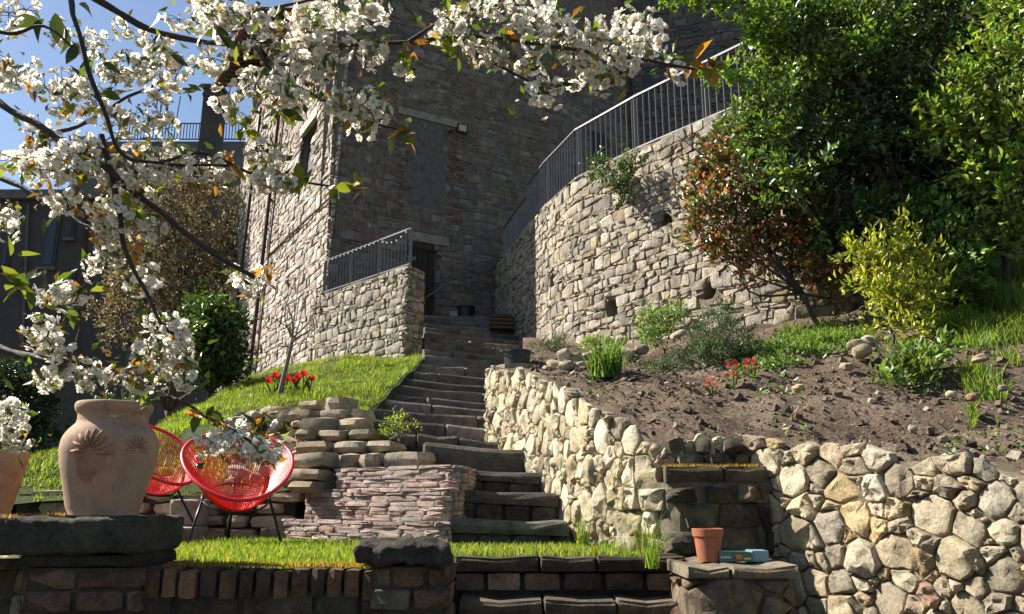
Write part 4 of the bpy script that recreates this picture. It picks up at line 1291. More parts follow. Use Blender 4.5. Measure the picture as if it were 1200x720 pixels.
# on the bastion
S_B = float(bp.s[int(np.argmin((bp.x - BB[0]) ** 2 + (bp.y - BB[1]) ** 2))])
s_a, s_b = 2.45, S_B + 4.3
railing('iron_railing', 'long dark iron railing along the top of the rounded bastion wall',
        [bp.pos(np.array([s]), np.array([BT + 0.0]), -0.07)[0] for s in (s_a, 3.6, S_B + 0.1, S_B + 1.6, s_b)], 0.95, 1.3, 0.12, 0.011)
railing('iron_railing', 'short dark iron railing in the shade between tower and bastion',
        [bp.pos(np.array([s]), np.array([bzt(0) - 0.03]), -0.14)[0] for s in np.linspace(0.1, 2.3, 5)], 0.86, 1.1, 0.115)
# on the parapet
e_ = P(481, 314, 13.1); b_ = pw.pos(np.array([0.35]), np.array([PT]), -0.08)[0]
pr = np.array([b_ + (e_ - b_) * t for t in np.linspace(0, 1, 9)])
railing('iron_railing', 'iron railing with a string of bulbs on the parapet wall by the door', pr, 0.70, 0.95, 0.10)
sl = thing('string_lights', 'string of tiny white bulbs wound along the parapet railing', 'string lights', pr[len(pr) // 2])
seg = np.r_[0, np.cumsum(np.linalg.norm(np.diff(pr, axis=0), axis=1))]
rng = np.random.default_rng(101)
cab = []
for k in range(61):
    s = seg[-1] * k / 60
    p = np.array([np.interp(s, seg, pr[:, i]) for i in range(3)]) + (-0.03, -0.035, 0.70 - (0.13 * math.sin((k % 20) / 20 * math.pi) if k >= 40 else 0.02 * (k % 3)))
    cab.append(p)
MB().tube(cab, 0.006, 4).build('cable', 'iron_black', sl)
X, F = rock_mesh(rng, (0.03, 0.03, 0.036), 1.0, 0.0)
bulb_me = mesh_data('bulb', X, F, 'white_plastic', smooth=True)
for k in range(1, 61, 3):
    o = bpy.data.objects.new('bulb', bulb_me); o.location = cab[k] - np.array(sl.location) - (0, 0, 0.024); link(o, sl)

# ================================================================== jars and pots
def jar_profile():
    k = 4.0 / F_PX
    pr_ = [(0.0, 605), (35, 605), (38.5, 600), (42, 585), (46.5, 566), (50.5, 550), (53, 535), (53.5, 526), (51.5, 515), (46, 506), (40.5, 500), (38.8, 496), (38.8, 489), (40.5, 486), (42.5, 482), (42.8, 477), (41, 474), (38, 475), (36, 482), (35.5, 497), (40, 510), (40, 530), (0, 560)]
    return [(r * k, (605 - v) * k * 1.0) for r, v in pr_]
JY = 4.10
jc = P(120, 605, JY); jc[2] = PED_T
jar = thing('terracotta_jar', 'large weathered terracotta jar with reddish petal relief on the stone slab', 'jar', jc)
def smooth_profile(pf_, n=3):
    p = np.array(pf_); return [tuple(q) for q in np.array(spline(p, n))]
MB().lathe([(max(0, r), z) for r, z in smooth_profile(jar_profile(), 3)], 40, jc, (0.40, 0.23, 0.155)).build('jar_body', 'terracotta', jar, smooth=True, tints=True)
def jar_r(z):
    pr_ = [(z_, r_) for r_, z_ in jar_profile()[1:14]]; return float(np.interp(z, [q[0] for q in pr_], [q[1] for q in pr_]))
# embossed rosettes: a red-stained boss with fanned petals
rng = np.random.default_rng(111)
def on_jar(az, z, d):
    r = jar_r(z) + d; return jc + np.array((r * math.sin(az), -r * math.cos(az), z))
for az0, z0, sc, col in ((0.06, 0.30, 1.25, (0.29, 0.135, 0.09)), (1.02, 0.31, 0.8, (0.35, 0.19, 0.125))):
    V = [on_jar(az0, z0 - 0.03 * sc, 0.003)]; nfan = 22
    for ring in (0.5, 1.0):
        for k in range(nfan):
            a = 2 * math.pi * k / nfan; rr = ring * sc * (1 + 0.16 * math.sin(a * 3 + 1) + 0.1 * math.sin(a * 7))
            V.append(on_jar(az0 + 0.40 * rr * math.cos(a), z0 - 0.03 * sc + 0.085 * rr * math.sin(a), 0.0035 if ring < 1 else -0.001))
    F = [(0, 1 + k, 1 + (k + 1) % nfan) for k in range(nfan)] + [(1 + k, 1 + nfan + k, 1 + nfan + (k + 1) % nfan, 1 + (k + 1) % nfan) for k in range(nfan)]
    ro = mk('rosette', V, F, 'terracotta', jar, col, smooth=True)
    for k in range(9):
        a = math.radians(-5 + 23 * k)
        p0 = on_jar(az0 + 0.06 * sc * math.cos(a), z0 + 0.02 * sc * math.sin(a), 0.004); p1 = on_jar(az0 + 0.20 * sc * math.cos(a), z0 + 0.055 * sc * math.sin(a), 0.007); p2_ = on_jar(az0 + 0.34 * sc * math.cos(a), z0 + 0.088 * sc * math.sin(a), 0.003)
        MB().tube([p0, p1, p2_], [0.003, 0.008 * sc, 0.004], 6, (0.33, 0.17, 0.11)).build('petal_ridge', 'terracotta', ro, smooth=True, tints=True)
hp = on_jar(0.22, 0.055, 0.001)
dh = MB().lathe([(0.0, 0.0), (0.011, 0.001), (0.013, 0.0)], 10).build('drain_hole', 'iron_black', jar)
dh.location = hp - jc; dh.rotation_euler = (math.pi / 2, 0, 0.22)
# sprigs growing from the jar
n = 700; th = rng.uniform(0, 2 * math.pi, n); stem = rng.integers(0, 26, n); sth = rng.uniform(0, 6.28, 26); sh = rng.uniform(0.04, 0.11, 26)
tt = rng.uniform(0, 1, n)
pos = jc + np.stack([np.cos(sth[stem]) * 0.09 * (0.6 + tt * .5), np.sin(sth[stem]) * 0.09 * (0.6 + tt * .5), 0.50 + sh[stem] * tt], 1)
V, F, T = leaf_arrays(rng, pos, np.stack([np.cos(th), np.sin(th), np.full(n, 0.9)], 1), 0.028, 0.005, tint_mix(rng, n, [(1, (0.06, 0.11, 0.05)), (1, (0.09, 0.14, 0.06))]))
spg = thing('rosemary_sprigs', 'thin green sprigs sprouting from the mouth of the large jar', 'plant', jc + np.array((0, 0, 0.45)))
mk('sprigs', V, F, 'leaf', spg, T)

# second pot at the left edge
k = 4.0 / F_PX
pc = P(-20, 605, 4.12); pc[2] = PED_T
prof = [(0, 605), (31, 605), (33, 600), (39, 575), (44, 552), (46, 540), (46.5, 533), (45, 530), (42, 531), (41, 540), (38, 560), (0, 562)]
pot = thing('terracotta_pot', 'terracotta pot cut off by the left edge beside the large jar', 'pot', pc)
MB().lathe(smooth_profile([(r * k * 0.84, (605 - v) * k) for r, v in prof], 3)[:], 40, pc, (0.40, 0.22, 0.14)).build('pot_body', 'terracotta', pot, smooth=True, tints=True)

# orange plastic pot and carton on the flank wall
oy = 4.72; oc = P(831, 657, oy); oc[2] = FZT + 0.062
k = oy / F_PX
op = thing('flower_pot', 'empty orange plastic flower pot standing by the dark pier', 'flower pot', oc)
MB().lathe([(0, 0), (12.5 * k, 0), (15.3 * k, 27 * k), (17.0 * k, 27.2 * k), (17.6 * k, 35 * k), (16.6 * k, 35.5 * k), (15.6 * k, 28 * k), (12 * k, 6 * k), (0, 6 * k)], 32, oc).build('pot_body', 'pot_orange', op, smooth='edge')
MB().lathe([(15.4 * k, 0.0), (16.2 * k, 0.0), (16.2 * k, 0.008), (15.4 * k, 0.008)], 28, oc + np.array((0, 0, 26 * k))).build('pot_rib', 'pot_orange', op, smooth='edge')
for nm, col in (('carton_teal', (0.07, 0.17, 0.15)), ('carton_green', (0.07, 0.15, 0.04)), ('carton_orange', (0.62, 0.20, 0.05)), ('carton_cream', (0.62, 0.55, 0.38)), ('carton_blue', (0.16, 0.27, 0.33))):
    plain_mat(nm, col, 0.45, var=0.08)
cb = P(870, 660, 4.66); cb[2] = FZT + 0.062
ct = thing('flat_carton', 'flat green and pale blue carton lying beside the orange pot', 'carton', cb)
def cbox(x0, x1, y0, y1, z0, z1, nm, mat): MB().box(cb[0] + x0, cb[0] + x1, cb[1] + y0, cb[1] + y1, cb[2] + z0, cb[2] + z1).build(nm, mat, ct)
cbox(-0.125, 0.06, 0, 0.14, 0.0, 0.05, 'carton_body', 'carton_teal')
cbox(0.062, 0.15, 0.01, 0.15, 0.0, 0.058, 'carton_end', 'carton_blue')
cbox(-0.05, 0.055, -0.003, 0.0, 0.006, 0.047, 'printed_panel', 'carton_green')
cbox(-0.035, 0.0, -0.005, -0.002, 0.014, 0.036, 'printed_fruit', 'carton_orange')
cbox(0.01, 0.048, -0.005, -0.002, 0.012, 0.022, 'printed_band', 'carton_cream')
cbox(-0.118, -0.06, -0.003, 0.0, 0.02, 0.028, 'printed_band', 'carton_cream')

# black tub at the end of the low wall
ty = 8.75; tcn = P(606, 428, ty); k = ty / F_PX
tcn[2] = Z(430, ty)
tub = thing('black_tub', 'round black plastic tub standing at the head of the low rubble wall', 'tub', tcn)
MB().lathe([(0, 0), (14.5 * k, 0), (16.2 * k, 16 * k), (17.2 * k, 16.2 * k), (17.4 * k, 18.5 * k), (16.4 * k, 19 * k), (15.4 * k, 16 * k), (13.6 * k, 9 * k), (0, 9 * k)], 32, tcn).build('tub_body', 'tub_plastic', tub, smooth='edge')
for a in (0.3, 3.44):
    c0 = tcn + np.array((math.cos(a) * 17 * k, math.sin(a) * 17 * k, 17 * k))
    tv = np.array((-math.sin(a), math.cos(a), 0)); ov = np.array((math.cos(a), math.sin(a), 0))
    MB().tube([c0 - tv * 0.05, c0 - tv * 0.03 + ov * 0.03, c0 + tv * 0.03 + ov * 0.03, c0 + tv * 0.05], 0.008, 6).build('handle', 'tub_plastic', tub, smooth=True)
MB().lathe([(0, 0), (0.30, 0), (0.33, -0.35), (0, -0.35)], 9, tcn + np.array((0.02, 0.02, -0.006)), (0.3, 0.25, 0.19)).build('base_stone', 'stone_warm', tub, tints=True)

# things at the head of the stairs
bx = thing('storage_box', 'small pale box left at the foot of the tower by the door', 'box', P(527, 366, 17.0))
q0 = P(527, 367, 17.0); q0[2] = TOP_Z + 0.012
MB().box(q0[0] - 0.17, q0[0] + 0.17, 17.0, 17.25, q0[2], q0[2] + 0.2).build('box_body', 'render_pale', bx)
MB().box(q0[0] - 0.18, q0[0] + 0.18, 16.98, 17.27, q0[2] + 0.202, q0[2] + 0.24).build('lid', 'render_grey', bx)
bn = thing('dark_bin', 'dark rounded bin beside the pale box at the stair head', 'bin', P(545, 366, 17.0))
q1 = P(546, 367, 17.05); q1[2] = TOP_Z + 0.012
MB().lathe([(0, 0), (0.15, 0), (0.19, 0.27), (0.205, 0.275), (0.2, 0.3), (0.0, 0.31)], 20, q1).build('bin_body', 'tub_plastic', bn, smooth='edge')
wp = thing('log_pile', 'small stack of weathered boards against the bastion at the stair head', 'wood pile', P(585, 385, 15.9))
rng = np.random.default_rng(121)
for r_ in range(4):
    for c_ in range(2):
        y_ = 15.75 + 0.2 * c_
        q = P(588, 384 - r_ * 4.6, y_); MB().bar(q + (-0.24, 0, 0), q + (0.2 + rng.uniform(-.08, .08), 0.05, 0), 0.16, 0.06).build('board', 'wood_brown', wp)
# leaning stick / handrail by the door
stk = thing('handrail', 'thin metal handrail beside the tower door', 'handrail', P(505, 365, 16.6))
MB().tube([P(499, 349, 16.4), P(527, 331, 16.9)], 0.018, 6).build('rail', 'iron', stk)
MB().tube([P(513, 340, 16.65), P(513, 368, 16.65)], 0.014, 6).build('rail_post', 'iron', stk)

# ================================================================== red cord chairs
def cord_chair(label, base, rz, size=1.0):
    t = thing('cord_chair', label, 'chair', base, 'red cord chairs on the terrace')
    def W(p):
        p = np.asarray(p, float) * size; c, s = math.cos(rz), math.sin(rz)
        return np.array((p[0] * c - p[1] * s, p[0] * s + p[1] * c, p[2])) + base
    def loop(ph):
        tt = -math.cos(ph)                       # -1 front .. +1 back
        x = 0.405 * math.sin(ph) * (1 + 0.10 * tt)
        return (x, -0.02 + 0.40 * tt + (0.0), 0.60 + 0.27 * tt + 0.03 * math.sin(ph) ** 2)
    def hub(ph):
        return (0.085 * math.sin(ph), -0.10 - 0.085 * math.cos(ph), 0.255 - 0.01 * math.cos(ph))
    N = 72
    pts = [W(loop(2 * math.pi * k / N)) for k in range(N + 1)]
    MB().tube(pts, 0.0145 * size, 8, caps=False).build('rim', 'red_tube', t, smooth=True)
    pts = [W(hub(2 * math.pi * k / 24)) for k in range(25)]
    MB().tube(pts, 0.011 * size, 6, caps=False).build('seat_ring', 'red_tube', t, smooth=True)
    mb = MB()
    nc = 112
    for k in range(nc):
        ph = 2 * math.pi * (k + 0.5) / nc
        a = np.array(loop(ph)); b = np.array(hub(ph))
        m = (a + b) / 2 + np.array((0, 0.02, -0.045)) * min(1.0, np.linalg.norm(a - b) / 0.6)
        for off in (0.0,):
            o_ = np.array((off * math.cos(ph), off * math.sin(ph), 0))
            mb.tube([W(a + o_), W(m + o_ * 0.8), W(b + o_ * 0.3)], 0.0037 * size, 4, caps=False)
    cw = mb.build('cord_web', 'red_cord', t, smooth=True)
    # black steel base: hoop under the shell and three legs
    hoop = [W((0.245 * math.sin(a), -0.03 + 0.20 * -math.cos(a), 0.35 + 0.11 * -math.cos(a))) for a in np.linspace(0, 2 * math.pi, 25)]
    MB().tube(hoop, 0.009, 6, caps=False).build('base_hoop', 'iron_black', t, smooth=True)
    for top, mid, foot in (((-0.235, -0.06, 0.36), (-0.28, -0.14, 0.2), (-0.33, -0.26, 0.0)), ((0.235, -0.06, 0.36), (0.28, -0.14, 0.2), (0.33, -0.26, 0.0)), ((0.0, 0.19, 0.47), (0.0, 0.22, 0.25), (0.0, 0.34, 0.0))):
        MB().tube([W(top), W(mid), W(foot)], 0.0105 * size, 7).build('leg', 'iron_black', t, smooth=True)
    MB().tube([W((0.0, 0.20, 0.50)), W((0.0, 0.06, 0.34)), W((0, -0.04, 0.262))], 0.009, 6).build('spine', 'iron_black', t, smooth=True)
    return t
c1 = P(272, 637, 6.35); c1[2] = -0.31
cord_chair('bright red cord chair in full view in front of the dry stone wall', c1, 0.42, 1.0)
c2 = P(164, 612, 6.75); c2[2] = -0.185
cord_chair('red cord chair half hidden behind the large terracotta jar', c2, 1.05, 1.0)
pv = thing('paving_block', 'rough concrete block and slab under the half hidden red chair', 'concrete block', (c2[0], c2[1], -0.3))
V, F = rough_block(np.random.default_rng(3), c2[0] - 0.5, c2[0] + 0.42, 6.35, 7.15, -0.34, -0.19, 16, 12, 3, 0.008, 0.015)
mk('slab', V, F, 'concrete', pv, smooth=True)
V, F = rough_block(np.random.default_rng(4), c2[0] + 0.12, c2[0] + 0.40, 7.0, 7.2, -0.188, 0.03, 8, 5, 6, 0.008, 0.015)
mk('block', V, F, 'concrete', pv, smooth=True)

# ================================================================== far houses, chimney, fence on the left
hz = thing('dark_house', 'dark grey rendered house in shade at the far left', 'house', P(20, 480, 30))
def quad_wall(parent, name, u0, v0, u1, v1, Y0, Y1, zb, mat, thick=4.0):
    a = P(u0, v0, Y0); b = P(u1, v1, Y1); zt = a[2]
    d = (b - a)[:2]; n = np.array((-d[1], d[0])) / np.linalg.norm(d)
    q = [a[:2], b[:2], b[:2] + n * thick, a[:2] + n * thick]
    V = [(p[0], p[1], z) for z in (zb, zt) for p in q]
    return mk(name, V, [(3, 2, 1, 0), (4, 5, 6, 7), (0, 1, 5, 4), (1, 2, 6, 5), (2, 3, 7, 6), (3, 0, 4, 7)], mat, parent)
wl = quad_wall(hz, 'wall', -80, 222, 112, 222, 30, 30, -1.5, 'render_dark')
def win(parent, u0, v0, u1, v1, Y, frame='wood_grey', pane='glass_dark', nm='window'):
    a = P(u0, v1, Y); b = P(u1, v0, Y)
    f = MB().box(a[0], b[0], Y - 0.06, Y + 0.1, a[2], b[2]).build(nm, frame, parent)
    MB().box(a[0] + 0.1, b[0] - 0.1, Y - 0.09, Y - 0.05, a[2] + 0.1, b[2] - 0.1).build('pane', pane, f)
    MB().box(a[0] - 0.1, b[0] + 0.1, Y - 0.2, Y + 0.05, a[2] - 0.12, a[2] - 0.002).build('sill', 'render_grey', f)
win(hz, 48, 250, 73, 314, 30); win(hz, 80, 232, 93, 280, 30); win(hz, 0, 250, 20, 314, 30); win(hz, 76, 318, 90, 345, 30)
MB().tube([P(33, 240, 29.9), P(24, 470, 29.9)], 0.05, 6).build('downpipe', 'render_grey', hz)
MB().tube([P(101, 222, 29.9), P(93, 470, 29.9)], 0.06, 6).build('downpipe', 'copper_pipe', hz)
quad_wall(hz, 'cornice', -80, 222, 114, 222, 29.7, 29.7, P(0, 232, 29.7)[2], 'render_grey', 0.28)

th_ = thing('terrace_house', 'grey house with roof terrace and thin railing against the blue sky', 'house', P(190, 300, 40))
quad_wall(th_, 'wall', 92, 166, 300, 160, 40, 40, -1.0, 'render_grey', 6)
ta = P(140, 160, 39.9); tb_ = P(300, 162, 39.9); tz_ = P(140, 166, 40)[2]
win(th_, 104, 236, 117, 258, 39.95, 'white_plastic', 'carton_blue')
rt = MB()
for zz in (0.08, 1.0):
    rt.bar((ta[0], 39.9, tz_ + zz), (tb_[0], 39.9, tz_ + zz), 0.05, 0.05)
rt.build('terrace_rail', 'iron_black', th_)
for k in range(46):
    x = ta[0] + (tb_[0] - ta[0]) * k / 45
    MB().box(x - 0.016, x + 0.016, 39.88, 39.92, tz_ + 0.08, tz_ + 1.0).build('baluster', 'iron_black', th_)
for u in (183, 203):
    a = P(u, 163, 39.9); MB().tube([a, a + np.array((0.15, 0, 2.5 if u > 190 else 3.2))], 0.03, 5).build('antenna_mast', 'iron', th_)

ch = thing('chimney', 'dark slab-sided chimney stack with flat cap beside the tiled eaves', 'chimney', P(250, 185, 27.5))
a = P(239, 104, 27.5); b = P(259, 104, 27.5)
MB().box(a[0], b[0], 27.5, 28.2, 2.0, a[2]).build('stack', 'render_dark', ch)
MB().box(a[0] - 0.06, b[0] + 0.06, 27.42, 28.28, a[2] + 0.003, a[2] + 0.16).build('cap', 'render_dark', ch)
MB().box(a[0] - 0.02, b[0] + 0.02, 27.46, 28.24, a[2] - 0.3, a[2] - 0.16).build('collar', 'render_dark', ch)

fe = thing('plank_fence', 'dark upright plank fence in shade beyond the large jar', 'fence', P(80, 520, 14))
for k in range(16):
    u = 40 + k * 5.4
    a = P(u, 540, 14.0); b = P(u + 5.1, 540, 14.0)
    zt = P(u, 432 - (3 if k % 3 else -2), 14.0)[2]
    MB().box(a[0], b[0], 14.0, 14.03, -1.0, zt).build('plank', 'wood_grey', fe)
MB().box(P(38, 470, 14)[0], P(128, 470, 14)[0], 14.035, 14.09, P(0, 460, 14)[2], P(0, 455, 14)[2]).build('fence_rail', 'wood_grey', fe)

# ================================================================== plants
GREEN_LAWN = [(5, (0.16, 0.22, 0.035)), (3, (0.21, 0.26, 0.045)), (2, (0.10, 0.15, 0.03)), (1.0, (0.28, 0.25, 0.09))]
# ---- lawn blades
rng = np.random.default_rng(201)
def lawn_points(n, x0, x1, y0, y1, fn, ok):
    x = rng.uniform(x0, x1, n); y = rng.uniform(y0, y1, n)
    out = []
    for a, b in zip(x, y):
        if ok(a, b): out.append((a, b, fn(a, b) - 0.005))
    return np.array(out)
pts = lawn_points(120000, -6.2, -0.6, 7.3, 15.6, H_lawn, lambda x, y: x < stair_left(y) - 0.03 and abs(x / y) < 0.68 and not (x > -2.2 and y < 8.15) and not (x > -3.75 + 0.84 * (15.1 - y) and y > 12.9) and mnoise.noise(Vector((x * 1.3, y * 1.3, 9))) > -0.35 and mnoise.noise(Vector((x * 5, y * 5, 19))) > -0.42)
edge_d = np.array([stair_left(p[1]) - p[0] for p in pts])
hgt = 0.055 + 0.06 * (edge_d < 0.14) * rng.uniform(0.2, 1, len(pts)) + 0.055 * np.clip(np.array([mnoise.noise(Vector((p[0] * 1.7, p[1] * 1.7, 0))) for p in pts]) + 0.4, 0, 1.4)
V, F, T = blades(rng, pts, hgt * 0.72, 0.011, GREEN_LAWN, 0.9, 1)
pn = np.array([mnoise.noise(Vector((p[0] * 2.3, p[1] * 2.3, 40))) + 0.6 * mnoise.noise(Vector((p[0] * 7, p[1] * 7, 41))) for p in pts])
T = T * np.repeat(np.clip(1.0 + 0.55 * pn, 0.45, 1.5), 3)[:, None] * np.repeat(np.where(pn[:, None] < -0.25, np.array([[1.05, 0.92, 0.9]]), np.array([[1.0, 1.0, 1.0]])), 3, axis=0)
tag(mk('lawn_grass', V, F, 'grass', None, T), 'sunlit bright green grass on the bank left of the stairs', 'grass', kind='stuff')
pts = lawn_points(60000, -5.5, 0.9, 4.0, 7.15, lambda x, y: -0.315, lambda x, y: (x < -0.45 and y < 6.95 - 0.45 * (x + 2.1) or (y > 5.0 and y < 6.05 and x < 0.56 + (6.0 - y) * 0.3)) and not (x < -1.66 and x > -2.5 and y < 4.4))
V, F, T = blades(rng, pts, 0.055, 0.008, [(5, (0.17, 0.24, 0.035)), (3, (0.24, 0.28, 0.06)), (2, (0.12, 0.18, 0.03)), (1, (0.34, 0.27, 0.12))], 0.6, 2)
tag(mk('terrace_grass', V, F, 'grass', None, T), 'short sunlit grass strip on the terrace and landing', 'grass', kind='stuff')

def tuft(name, label, cat, base, n, h, spread, w, cols, lean=0.5, group=None, mat='grass'):
    base = np.array(base, float)
    t = thing(name, label, cat, base, group)
    a = rng.uniform(0, 6.283, n); r = np.sqrt(rng.uniform(0, 1, n)) * spread
    pos = base + np.stack([np.cos(a) * r, np.sin(a) * r, np.zeros(n)], 1)
    V, F, T = blades(rng, pos, h, w, cols, lean, 2)
    mk('leaf_blades', V, F, mat, t, T)['kind'] = 'stuff'
    return t
GR = [(3, (0.12, 0.19, 0.04)), (2, (0.17, 0.23, 0.05)), (1, (0.26, 0.24, 0.10))]
for (u, v, Y, n, h, sp, lb) in ((683, 640, 5.85, 60, 0.2, 0.05, 'tuft of long grass at the foot of the low wall beside the last step'), (760, 655, 5.15, 70, 0.26, 0.06, 'tuft of long grass at the front corner of the stone pier'),
                                (765, 672, 4.85, 60, 0.2, 0.05, 'tuft of grass hanging over the top front step'), (718, 652, 5.4, 60, 0.12, 0.12, 'low grass tuft against the lit side of the pier')):
    p = P(u, v, Y); p[2] = max(p[2], -0.36)
    tuft('grass_tuft', lb, 'grass tuft', p, n, h, sp, 0.007, GR, 0.9)

# ---- shrubs and trees
def shrub(name, label, cat, base, clumps_px, n, ln, wd, cols, mat='leaf', r0=0.03, shell=0.35, sprays=7, up=0.4, var=0.3, seed=1, bark='bark', trunk_h=0.25, group=None, droop=0.0, wob=0.08):
    """clumps_px: (u, v, Y, rx_px, rz_px) read off the photo and set at their own distance"""
    r = np.random.default_rng(seed)
    cl = []
    for (u, v, Y, rx, rz) in clumps_px:
        k = Y / F_PX; cl.append((P(u, v, Y), np.array((rx * k, (rx + rz) * 0.5 * k, rz * k))))
    t = thing(name, label, cat, base, group)
    limbs('limbs', r, base, cl, r0, bark, t, wob=wob, trunk_h=trunk_h)
    crown('crown', r, cl, n, ln, wd, cols, mat, t, shell=shell, up=up, var=var, sprays=sprays, droop=droop)
    return t
def soil_at(u, v, Y):
    p = P(u, v, Y); p[2] = soil_top(p[0], p[1]); return p

EVG = [(4, (0.045, 0.075, 0.025)), (4, (0.07, 0.11, 0.03)), (2.5, (0.13, 0.19, 0.04)), (1, (0.03, 0.045, 0.02)), (0.6, (0.2, 0.26, 0.06))]
cl = [(905, 150, 8.7, 55, 55), (950, 95, 9.3, 70, 60), (1000, 60, 9.7, 80, 60), (965, 170, 9.0, 70, 60), (1040, 130, 9.5, 80, 70), (1020, 210, 9.1, 75, 60), (1090, 190, 9.5, 80, 80), (1085, 70, 9.9, 80, 70),
      (930, 215, 8.5, 60, 45), (1080, 265, 8.9, 70, 50), (1000, 265, 8.8, 65, 45), (1150, 130, 9.7, 80, 80), (1160, 230, 9.3, 70, 70), (1190, 50, 9.9, 80, 70), (920, 40, 9.7, 60, 50), (1140, 20, 10.1, 90, 60), (1230, 160, 9.5, 80, 90), (1040, 10, 10.1, 90, 60)]
shrub('evergreen_tree', 'large dark glossy evergreen tree hanging over the bastion at upper right', 'tree', soil_at(1060, 330, 9.2), cl, 37000, 0.10, 0.052, EVG, 'leaf_glossy', 0.13, 0.1, 18, 0.1, 0.35, 301, trunk_h=0.3, wob=0.25)
LIME = [(4, (0.17, 0.26, 0.03)), (3, (0.12, 0.20, 0.03)), (2, (0.24, 0.32, 0.05))]
cl = [(820, -8, 9.3, 50, 22), (870, 10, 9.3, 30, 20), (905, 30, 9.0, 32, 28), (885, 85, 8.9, 26, 18), (905, 60, 9.2, 25, 30), (930, 95, 8.8, 26, 22), (965, 75, 8.8, 26, 20), (915, 150, 8.6, 18, 18), (1010, 50, 8.9, 30, 20), (850, 88, 8.8, 22, 12), (940, 20, 9.4, 40, 25), (990, 10, 9.6, 45, 18), (895, 115, 8.9, 22, 20)]
shrub('lime_leaved_tree', 'fresh lime-green foliage spilling over the right end of the bastion railing', 'tree', P(960, 105, 10.3), cl, 4200, 0.075, 0.055, LIME, 'leaf', 0.05, 0.1, 10, 0.1, 0.3, 302, trunk_h=0.55, wob=0.2)
cl = [(1120, 110, 8.4, 40, 45), (1160, 70, 8.5, 45, 50), (1190, 150, 8.2, 50, 60), (1110, 150, 8.3, 35, 35), (1170, 210, 8.2, 45, 40), (1185, 260, 8.1, 40, 45), (1130, 200, 8.2, 30, 30), (1195, 20, 8.6, 50, 50)]
shrub('spring_shrub', 'tall fresh green shrub with yellowish new leaves at the right edge', 'shrub', soil_at(1185, 350, 8.3), cl, 4600, 0.10, 0.048, [(4, (0.14, 0.22, 0.03)), (4, (0.22, 0.29, 0.04)), (1.5, (0.08, 0.13, 0.025)), (1, (0.28, 0.24, 0.07))], 'leaf', 0.05, 0.1, 12, 0.3, 0.3, 303, wob=0.15)
PHO = [(3, (0.06, 0.08, 0.025)), (3, (0.09, 0.10, 0.03)), (2.3, (0.45, 0.12, 0.065)), (2.2, (0.30, 0.14, 0.055)), (1.5, (0.13, 0.15, 0.05))]
cl = [(835, 195, 9.2, 30, 26), (865, 175, 9.4, 30, 20), (880, 215, 9.0, 40, 34), (835, 240, 9.0, 32, 30), (815, 275, 9.1, 22, 20), (860, 275, 9.0, 40, 32), (905, 255, 9.0, 40, 36), (935, 230, 9.2, 35, 30), (945, 285, 9.1, 36, 30), (900, 305, 9.0, 35, 22), (955, 320, 9.0, 28, 22)]
shrub('photinia_shrub', 'red-tipped leafy shrub leaning against the bastion wall', 'shrub', soil_at(965, 352, 8.75), cl, 6200, 0.09, 0.04, PHO, 'leaf_glossy', 0.032, 0.1, 11, 0.2, 0.3, 304, trunk_h=0.3, wob=0.15)
YEL = [(4, (0.40, 0.38, 0.045)), (3, (0.30, 0.32, 0.04)), (2, (0.16, 0.21, 0.03)), (1, (0.48, 0.42, 0.08))]
cl = [(1015, 300, 7.7, 18, 24), (1012, 330, 7.7, 18, 22), (1035, 310, 7.7, 22, 26), (1040, 345, 7.6, 26, 24), (1062, 285, 7.8, 20, 26), (1070, 325, 7.8, 25, 30), (1060, 360, 7.7, 28, 18), (1003, 292, 7.7, 9, 14), (1050, 265, 7.9, 10, 16), (1088, 300, 7.7, 16, 24), (1092, 345, 7.5, 20, 20), (1075, 385, 7.3, 24, 14), (1030, 380, 7.4, 16, 10)]
shrub('golden_shrub', 'bright yellow-green variegated shrub on the dug slope', 'shrub', soil_at(1040, 398, 7.55), cl, 2700, 0.075, 0.03, YEL, 'leaf', 0.016, 0.1, 10, 0.7, 0.25, 305, trunk_h=0.3)
cl = [(1085, 255, 8.4, 30, 30), (1110, 290, 8.2, 34, 36), (1075, 300, 8.3, 24, 30), (1120, 330, 8.0, 34, 30), (1095, 350, 8.0, 28, 30), (1140, 300, 8.2, 28, 28)]
shrub('green_shrub', 'mid-green leafy shrub behind the golden shrub', 'shrub', soil_at(1100, 392, 7.9), cl, 3400, 0.09, 0.05, [(4, (0.075, 0.14, 0.03)), (3, (0.11, 0.19, 0.035)), (1, (0.17, 0.25, 0.05))], 'leaf', 0.022, 0.2, 8, 0.4, 0.3, 306)
cl = [(770, 375, 9.4, 22, 16), (792, 368, 9.4, 18, 14), (780, 392, 9.3, 24, 12), (758, 395, 9.3, 14, 8)]
shrub('bright_herb_bush', 'small light green herb bush at the foot of the bastion', 'shrub', soil_at(780, 408, 9.3), cl, 1700, 0.055, 0.016, [(4, (0.15, 0.23, 0.05)), (2, (0.22, 0.30, 0.07)), (1, (0.08, 0.13, 0.04))], 'leaf', 0.012, 0.2, 8, 0.5, 0.3, 307)
GREY = [(4, (0.07, 0.105, 0.055)), (3, (0.10, 0.135, 0.075)), (2, (0.045, 0.07, 0.035))]
cl = [(845, 375, 8.0, 18, 24), (825, 395, 7.9, 22, 22), (865, 395, 7.9, 24, 26), (845, 415, 7.8, 30, 20), (815, 415, 7.8, 20, 16), (880, 420, 7.8, 22, 18)]
shrub('rosemary_bush', 'grey-green rosemary bush on the dug slope', 'shrub', soil_at(848, 437, 7.7), cl, 7000, 0.045, 0.007, GREY, 'leaf', 0.014, 0.15, 10, 0.8, 0.3, 308)
cl = [(790, 425, 7.7, 22, 12), (770, 432, 7.7, 14, 8)]
